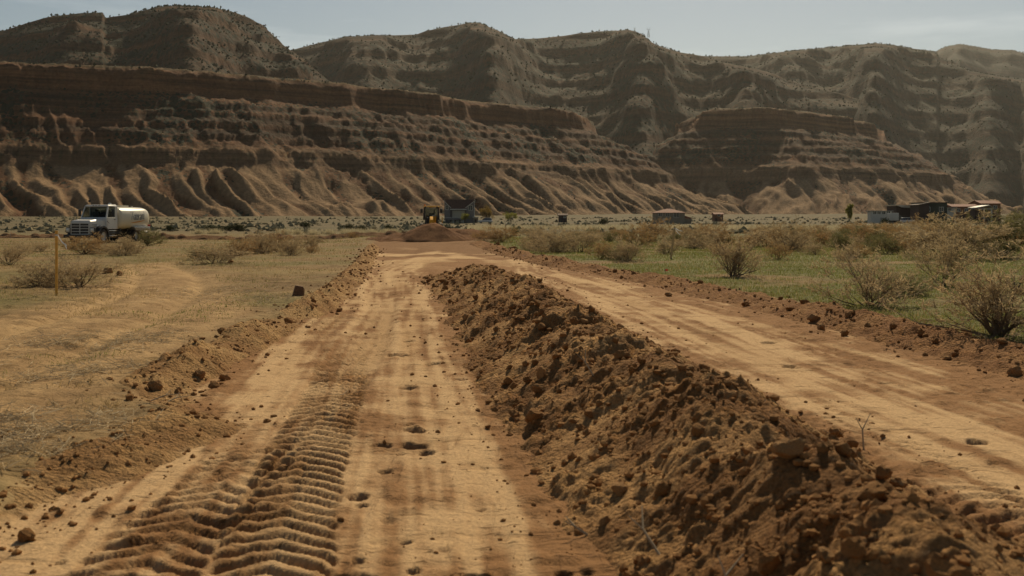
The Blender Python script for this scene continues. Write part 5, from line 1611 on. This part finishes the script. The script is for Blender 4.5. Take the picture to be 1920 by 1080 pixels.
def house():
    Y = 373.
    X, Y, z = at(861, Y)
    t = empty('two_storey_house', (X, Y, z), math.radians(2))
    k = Y / F
    H = pz(374, Y) - z
    W = 27 * k
    E = pz(384, Y) - z
    mid = pz(392, Y) - z
    MB().box(-W, W, .0, 9, -.5, E).build('wall', M_BLUEW, t)
    # centre roof plane facing the viewer, with pale gutter
    MB().loft([[(-W * .62, -1.6, mid), (W * .5, -1.6, mid), (W * .5, 9, mid), (-W * .62, 9, mid)], [(-W * 1.02, .6, H), (W * 1.04, .6, H), (W * 1.04, 7, H), (-W * 1.02, 7, H)]]).build('roof', M_ROOFB, t)
    MB().box(-W * .63, W * .51, -1.72, -1.58, mid - .26, mid + .03).build('gutter', M_TRIM, t)
    # gable wings
    for (x0, x1, up) in ((-W * 1.02, -W * .62, -1), (W * .5, W * 1.04, 1)):
        hi, lo = H - .2, mid + .6
        za, zb = (hi, lo) if up < 0 else (lo, hi)
        MB().poly([(x0, 0), (x1, 0), (x1, zb - .1), (x0, za - .1)], -1.4, 7).build('wing', M_BLUEW, t)
        MB().poly([(x0 - .3, za - .1), (x1 + .3, zb - .1), (x1 + .3, zb + .12), (x0 - .3, za + .12)], -1.8, 7.4).build('wing_roof', M_ROOFB, t)
        MB().poly([(x0 - .3, za - .32), (x1 + .3, zb - .32), (x1 + .3, zb - .1), (x0 - .3, za - .1)], -1.84, -1.6).build('verge_board', M_TRIM, t)
    MB().box(W * 1.04, W * 1.07, -1.45, -1.2, 0, H).build('corner_board', M_TRIM, t)
    window(t, -W * .84, -1.4, pz(393, Y) - z, .9, 1.4)
    window(t, W * .78, -1.4, pz(394, Y) - z, 1.3, 1.5)
    gd = MB().box(-W * .48, W * .38, -.08, -.01, pz(408, Y) - z, pz(395, Y) - z).build('upper_door', M_GARD, t)
    for i in range(1, 5):
        zz = pz(408, Y) - z + (pz(395, Y) - pz(408, Y)) * i / 5
        MB().box(-W * .48, W * .38, -.10, -.082, zz - .03, zz + .03).build('door_rib', M_TRIM, gd)
    MB().box(-W * 1.0, W * .33, -2.2, -.02, pz(412.5, Y) - z, pz(408.6, Y) - z).build('balcony', M_BLUEW, t)
    for i in range(4):
        x0 = -W * .86 + i * W * .32
        MB().box(x0, x0 + W * .22, -.06, -.005, .1, pz(413, Y) - z).build('ground_floor_door', M_WHITEB, t)
    for xx in (-W * .98, -W * .4, W * .28):
        MB().box(xx - .12, xx + .12, -2.15, -1.9, -.3, pz(412.5, Y) - z).build('balcony_post', M_TRIM, t)
    MB().box(-W * 1.0, W * .33, -2.2, -2.1, pz(408.6, Y) - z, pz(408.6, Y) - z + .12).build('balcony_rail', M_TRIM, t)
    tag(t, 'two storey blue-grey house with brown roof beside the grader', 'house')
    # low annex
    X, Y2, z = at(892, 371)
    t = empty('porch_shed', (X, Y2, z))
    k = Y2 / F
    MB().box(-4.5 * k, 4.5 * k, 0, 3, -.3, 10 * k).build('wall', M_STUC, t)
    MB().poly([(-5.5 * k, 10 * k), (6 * k, 10.2 * k), (6 * k, 11.3 * k), (-5.5 * k, 11.6 * k)], -.5, 3.4).build('roof', M_TRIM, t)
    MB().box(-2 * k, 1.5 * k, -.05, -.005, 0, 6.5 * k).build('door', M_DBROWN, t)
    tag(t, 'small flat roofed tan porch shed next to the two storey house', 'shed')
house()

def car(xc, ybot, Y, L_, col, label, yaw, name='parked_car'):
    X, Y, z = at(xc, Y)
    t = empty(name, (X, Y, z), yaw)
    h = L_ / 2
    for x in (-h * .62, h * .62):
        for sgn in (1, -1):
            wheel(t, x, sgn * .78, .35, .22)
    MB().loft([[(x, s * w_, zz) for (s, zz) in ((-1, .35), (1, .35), (1, zt), (-1, zt))] for x, w_, zt in ((-h, .84, .85), (-h * .93, .9, 1.0), (h * .45, .92, 1.02), (h * .9, .88, .86), (h, .80, .7))]).build('body', col, t, bevel=.05)
    MB().loft([[(-h * .92, -.84, 1.0), (h * .42, -.84, 1.0), (h * .42, .84, 1.0), (-h * .92, .84, 1.0)], [(-h * .82, -.72, 1.6), (h * .08, -.72, 1.6), (h * .08, .72, 1.6), (-h * .82, .72, 1.6)]]).build('side_glass', M_DARKWIN, t, bevel=.03)
    MB().loft([[(-h * .85, -.75, 1.58), (h * .12, -.75, 1.58), (h * .12, .75, 1.58), (-h * .85, .75, 1.58)], [(-h * .8, -.68, 1.68), (h * .02, -.68, 1.68), (h * .02, .68, 1.68), (-h * .8, .68, 1.68)]]).build('roof', col, t, bevel=.03)
    for sgn in (1, -1):
        MB().box(h * .96, h * 1.005, sgn * .6 - .16, sgn * .6 + .16, .62, .76).build('headlight', M_LAMP, t)
        MB().box(-h * 1.005, -h * .96, sgn * .7 - .1, sgn * .7 + .1, .7, .95).build('tail_light', M_RED, t)
    tag(t, label, 'car')
car(910, 417, 366, 4.7, M_WHITE, 'white estate car parked beside the two storey house', math.radians(172))

def simple_building(name, xc, Y, x0, x1, ybase, yeave, ytop, depth, wall, roof, style, label, cat, wins=(), doors=(), yaw=0):
    """x0, x1 pixels of the front; style gable (ridge along x), hip, shed_left (high at left), flat"""
    X, Y, z = at(xc, Y)
    t = empty(name, (X, Y, z), yaw)
    k = Y / F
    a, b = (x0 - xc) * k, (x1 - xc) * k
    e, H = pz(yeave, Y) - z, pz(ytop, Y) - z
    ov = .4
    if style == 'gable':
        MB().poly([(0, -.5), (depth, -.5), (depth, e), (depth / 2, H - .15), (0, e)], a, b, 'x').build('wall', wall, t)
        sl_ = (H - e) / (depth / 2)
        MB().poly([(-ov, e - ov * sl_), (depth / 2, H - .02), (depth + ov, e - ov * sl_), (depth + ov, e - ov * sl_ + .2), (depth / 2, H + .2), (-ov, e - ov * sl_ + .2)], a - ov, b + ov, 'x').build('roof', roof, t)
    elif style == 'hip':
        MB().box(a, b, 0, depth, -.5, e).build('wall', wall, t)
        m = min(depth / 2, (b - a) / 2) * .9
        MB().loft([[(a - ov, -ov, e), (b + ov, -ov, e), (b + ov, depth + ov, e), (a - ov, depth + ov, e)], [(a - ov, -ov, e + .15), (b + ov, -ov, e + .15), (b + ov, depth + ov, e + .15), (a - ov, depth + ov, e + .15)], [(a + m, depth / 2 - .05, H), (b - m, depth / 2 - .05, H), (b - m, depth / 2 + .05, H), (a + m, depth / 2 + .05, H)]]).build('roof', roof, t)
    else:
        za, zb = (H, e) if style == 'shed_left' else (e, H) if style == 'shed_right' else (H, H)
        MB().poly([(a, -.5), (b, -.5), (b, zb - .2), (a, za - .2)], 0, depth).build('wall', wall, t)
        MB().poly([(a - ov, za - .2), (b + ov, zb - .2), (b + ov, zb + .02), (a - ov, za + .02)], -ov, depth + ov).build('roof', roof, t)
    for (wx, wz, ww, wh) in wins:
        window(t, (wx - xc) * k, 0, pz(wz, Y) - z, ww, wh)
    for (dx, ww, wh, mt) in doors:
        MB().box((dx - xc) * k - ww / 2, (dx - xc) * k + ww / 2, -.06, -.004, -.2, wh).build('door', mt, t)
    tag(t, label, cat)
    return t, k, z
t, k, z = simple_building('bungalow', 1262, 400, 1230, 1284, 410, 399.5, 391, 10, M_STUC, M_TILE, 'hip', 'tan bungalow with red hipped roof on the flat below the cliffs', 'house', [(1238, 405.5, 1.2, 1.2), (1252, 405.5, 1.2, 1.2), (1268, 407, 1.8, 1.6)], [(1245, 1.0, 1.9, M_WHITEB)])
MB().loft([[(1284 - 1262 + 0, 0, 0)] and [((1284 - 1262) * k + .3, 2, 0), ((1298 - 1262) * k, 2, 0), ((1298 - 1262) * k, 8, 0), ((1284 - 1262) * k + .3, 8, 0)], [((1284 - 1262) * k + .3, 2, 1.9), ((1298 - 1262) * k, 2, 1.9), ((1298 - 1262) * k, 8, 1.9), ((1284 - 1262) * k + .3, 8, 1.9)]]).build('wing', M_STUC, t)
MB().poly([((1284 - 1262) * k + .3, 1.95), ((1299.5 - 1262) * k, 1.9), ((1299.5 - 1262) * k, 2.05), ((1284 - 1262) * k + .3, 2.9)], 1.6, 8.4).build('wing_roof', M_TILE, t)
MB().cyl((0, 5, pz(392, 400) - z), (0, 5, pz(388.5, 400) - z), .12).build('vent_pipe', M_TRIM, t)
simple_building('low_hut', 1348, 470, 1340, 1356, 407, 402, 399.5, 6, M_ORW, M_TILE, 'gable', 'tiny reddish hut on the flat past the bungalow', 'hut', [(1348, 405, .9, .8)], [(1343, .8, 1.5, M_DBROWN)])
simple_building('small_shed', 1055, 400, 1048, 1063, 412, 404, 401.5, 5, M_DBROWN, M_ROOFB, 'gable', 'small dark shed alone on the flat between house and bungalow', 'shed', [(1059, 408, .8, .7)], [(1052, .9, 1.5, M_BLACK)])
# right hand yard
simple_building('trailer', 1655, 330, 1633, 1672, 406, 397, 395, 3.2, M_WHITEB, M_TIN, 'flat', 'long low white trailer in the yard', 'trailer', [(1640, 401.5, .9, .8), (1648, 401.5, .9, .8), (1657, 401.5, .9, .8), (1666, 401.5, .9, .8)], [(1652.5, .8, 1.7, M_TIN)])
t, k, z = simple_building('open_barn', 1695, 350, 1681, 1717, 407, 390.5, 384.5, 9, M_DBROWN, M_METALR, 'shed_left', 'dark open barn under a bright pale metal roof', 'barn', [], [(1698, 3.4, 2.0, M_BLACK)])
MB().poly([((1678 - 1695) * k, pz(384.2, 350) - z), ((1690 - 1695) * k, pz(389, 350) - z), ((1719.5 - 1695) * k, pz(390.2, 350) - z), ((1712 - 1695) * k, pz(386.5, 350) - z)][:4], -.9, -.45).build('roof_edge', M_METALR, t)
def box_truck():
    X, Y, z = at(1679, 322)
    t = empty('box_truck', (X, Y, z), 0)
    k = Y / F
    for x in (-1.1, 1.6):
        for sgn in (1, -1):
            wheel(t, x, sgn * .85, .40, .25)
    MB().box(-2.0, .6, -1.05, 1.05, .8, 3.0).build('cargo_box', M_WHITEB, t, bevel=.04)
    MB().poly([(.65, .55), (2.6, .55), (2.6, 1.25), (1.9, 1.4), (1.5, 2.15), (.65, 2.2)], -.95, .95).build('cab', M_DGREEN, t, bevel=.06)
    MB().poly([(.8, 1.45), (1.8, 1.45), (1.42, 2.05), (.8, 2.08)], -.965, -.952).build('window', M_DARKWIN, t)
    MB().box(-2.0, 2.5, -.5, .5, .5, .79).build('chassis', M_BLACK, t)
    MB().box(2.6, 2.7, -.95, .95, .5, .7).build('bumper', M_TIN, t)
    tag(t, 'white box truck with dark cab parked before the open barn', 'truck')
box_truck()
car(1703, 405, 318, 4.4, M_WHITE, 'pale car half hidden behind brush in the yard', math.radians(10))
simple_building('green_shed', 1750, 340, 1728, 1776, 408, 381, 379.5, 9, M_DGREEN, M_DBROWN, 'flat', 'tall dark green shed in the yard', 'shed', [(1740, 396, 1.2, 1.2), (1765, 396, 1.2, 1.2)], [(1752, 2.6, 2.4, M_BLACK)])
simple_building('brown_lean_to', 1727, 338, 1722, 1742, 405, 384, 379, 7, M_DBROWN, M_DBROWN, 'shed_right', 'dark rounded lean-to against the tall green shed', 'shed', [], [(1732, 1.6, 2.0, M_BLACK)])
simple_building('white_cottage', 1786, 345, 1776, 1792, 405, 391, 389, 6, M_WHITEB, M_TIN, 'flat', 'small white cottage end beside the tall green shed', 'cottage', [(1781, 396, .9, .9)], [(1787, .9, 2.0, M_DBROWN)])
simple_building('long_barn', 1810, 375, 1786, 1836, 406, 388, 383.5, 9, M_ORW, M_TILE, 'gable', 'long low building with red roof and orange walls', 'barn', [(1797, 397, 1, 1), (1812, 397, 1, 1), (1824, 397, 1, 1)], [(1804, 2.2, 2.2, M_DBROWN)])
simple_building('red_barn', 1858, 385, 1840, 1876, 406, 382, 376.5, 10, M_ORW, M_TILE, 'gable', 'taller orange barn with red roof behind the brown shed', 'barn', [(1848, 392, 1.2, 1.2), (1866, 392, 1.2, 1.2)], [(1857, 2.4, 2.4, M_DBROWN)])
def open_shed():
    X, Y, z = at(1846, 310)
    t = empty('posted_shed', (X, Y, z))
    k = Y / F
    H, E = pz(386, Y) - z, pz(390.5, Y) - z
    MB().box(-14 * k, 10 * k, 1.2, 5, -.3, E - .3).build('wall', M_DBROWN, t)
    MB().poly([(-17 * k, E), (8 * k, H), (16 * k, E - .2), (16 * k, E - .02), (8 * k, H + .25), (-17 * k, E + .22)], -.6, 5.4).build('roof', M_TIN, t)
    for xx in (-1.5, 12.5):
        MB().box(xx * k - .15, xx * k + .15, -.4, -.1, -.3, E - .05).build('post', M_WHITEB, t)
    MB().box(-14 * k, 12 * k, -.42, -.38, E - .3, E - .1).build('fascia', M_TRIM, t)
    for i in range(9):
        MB().box((14 + i * 2.2) * k, (15 + i * 2.2) * k, .8, .95, -.2, (E - .6) * (1 - i * .09)).build('rail_plank', M_DBROWN, t)
    tag(t, 'brown open shed with white posts in front of the orange barn', 'shed')
open_shed()
# pylons on the skyline
def pylon(xc, ybase, ytop, dist, label):
    X = (xc - 960) / F * dist
    zb = HC + (HOR - ybase) / F * dist - 3
    t = empty('power_pylon', (X, dist, zb))
    h = (ybase - ytop) / F * dist + 3
    mb = MB()
    r = .35
    b = h * .10
    for sx in (-1, 1):
        for sy in (-1, 1):
            mb.cyl((sx * b, sy * b, 0), (sx * b * .35, sy * b * .35, h * .62), r, r, 5)
    for i in range(4):
        z0, z1 = h * .155 * i, h * .155 * (i + 1)
        w0, w1 = b * (1 - .65 * i / 4), b * (1 - .65 * (i + 1) / 4)
        for sy in (-1, 1):
            mb.cyl((-w0, sy * w0, z0), (w1, sy * w1, z1), r * .5, r * .5, 4); mb.cyl((w0, sy * w0, z0), (-w1, sy * w1, z1), r * .5, r * .5, 4)
    mb.build('lattice_body', M_STEEL, t)
    for sx in (-1, 1):
        MB().cyl((sx * b * .2, 0, h * .6), (sx * h * .17, 0, h), r, r * .6, 5).build('mast_arm', M_STEEL, t)
    MB().cyl((-h * .26, 0, h * .72), (h * .26, 0, h * .72), r * .8, r * .8, 5).build('cross_arm', M_STEEL, t)
    tag(t, label, 'pylon')
pylon(1216, 68, 50, 2795, 'lattice power pylon on the ridge shoulder against the sky')
pylon(1190, 57, 51, 2890, 'second smaller pylon just peeking over the ridge top')
# ================================================================== air
hz = MB().box(-4500, 5500, -200, 7500, -8, 1150)
hm = bpy.data.materials.new('haze_air'); hm.use_nodes = True
hn = hm.node_tree; hn.nodes.clear()
ho = hn.nodes.new('ShaderNodeOutputMaterial'); pv = hn.nodes.new('ShaderNodeVolumePrincipled')
pv.inputs['Color'].default_value = (.90, .88, .82, 1)
pv.inputs['Density'].default_value = 0.00002
pv.inputs['Anisotropy'].default_value = 0.6
hn.links.new(pv.outputs[0], ho.inputs['Volume'])
tag(hz.build('haze', hm), 'thin pale dusty air', 'haze', kind='stuff')
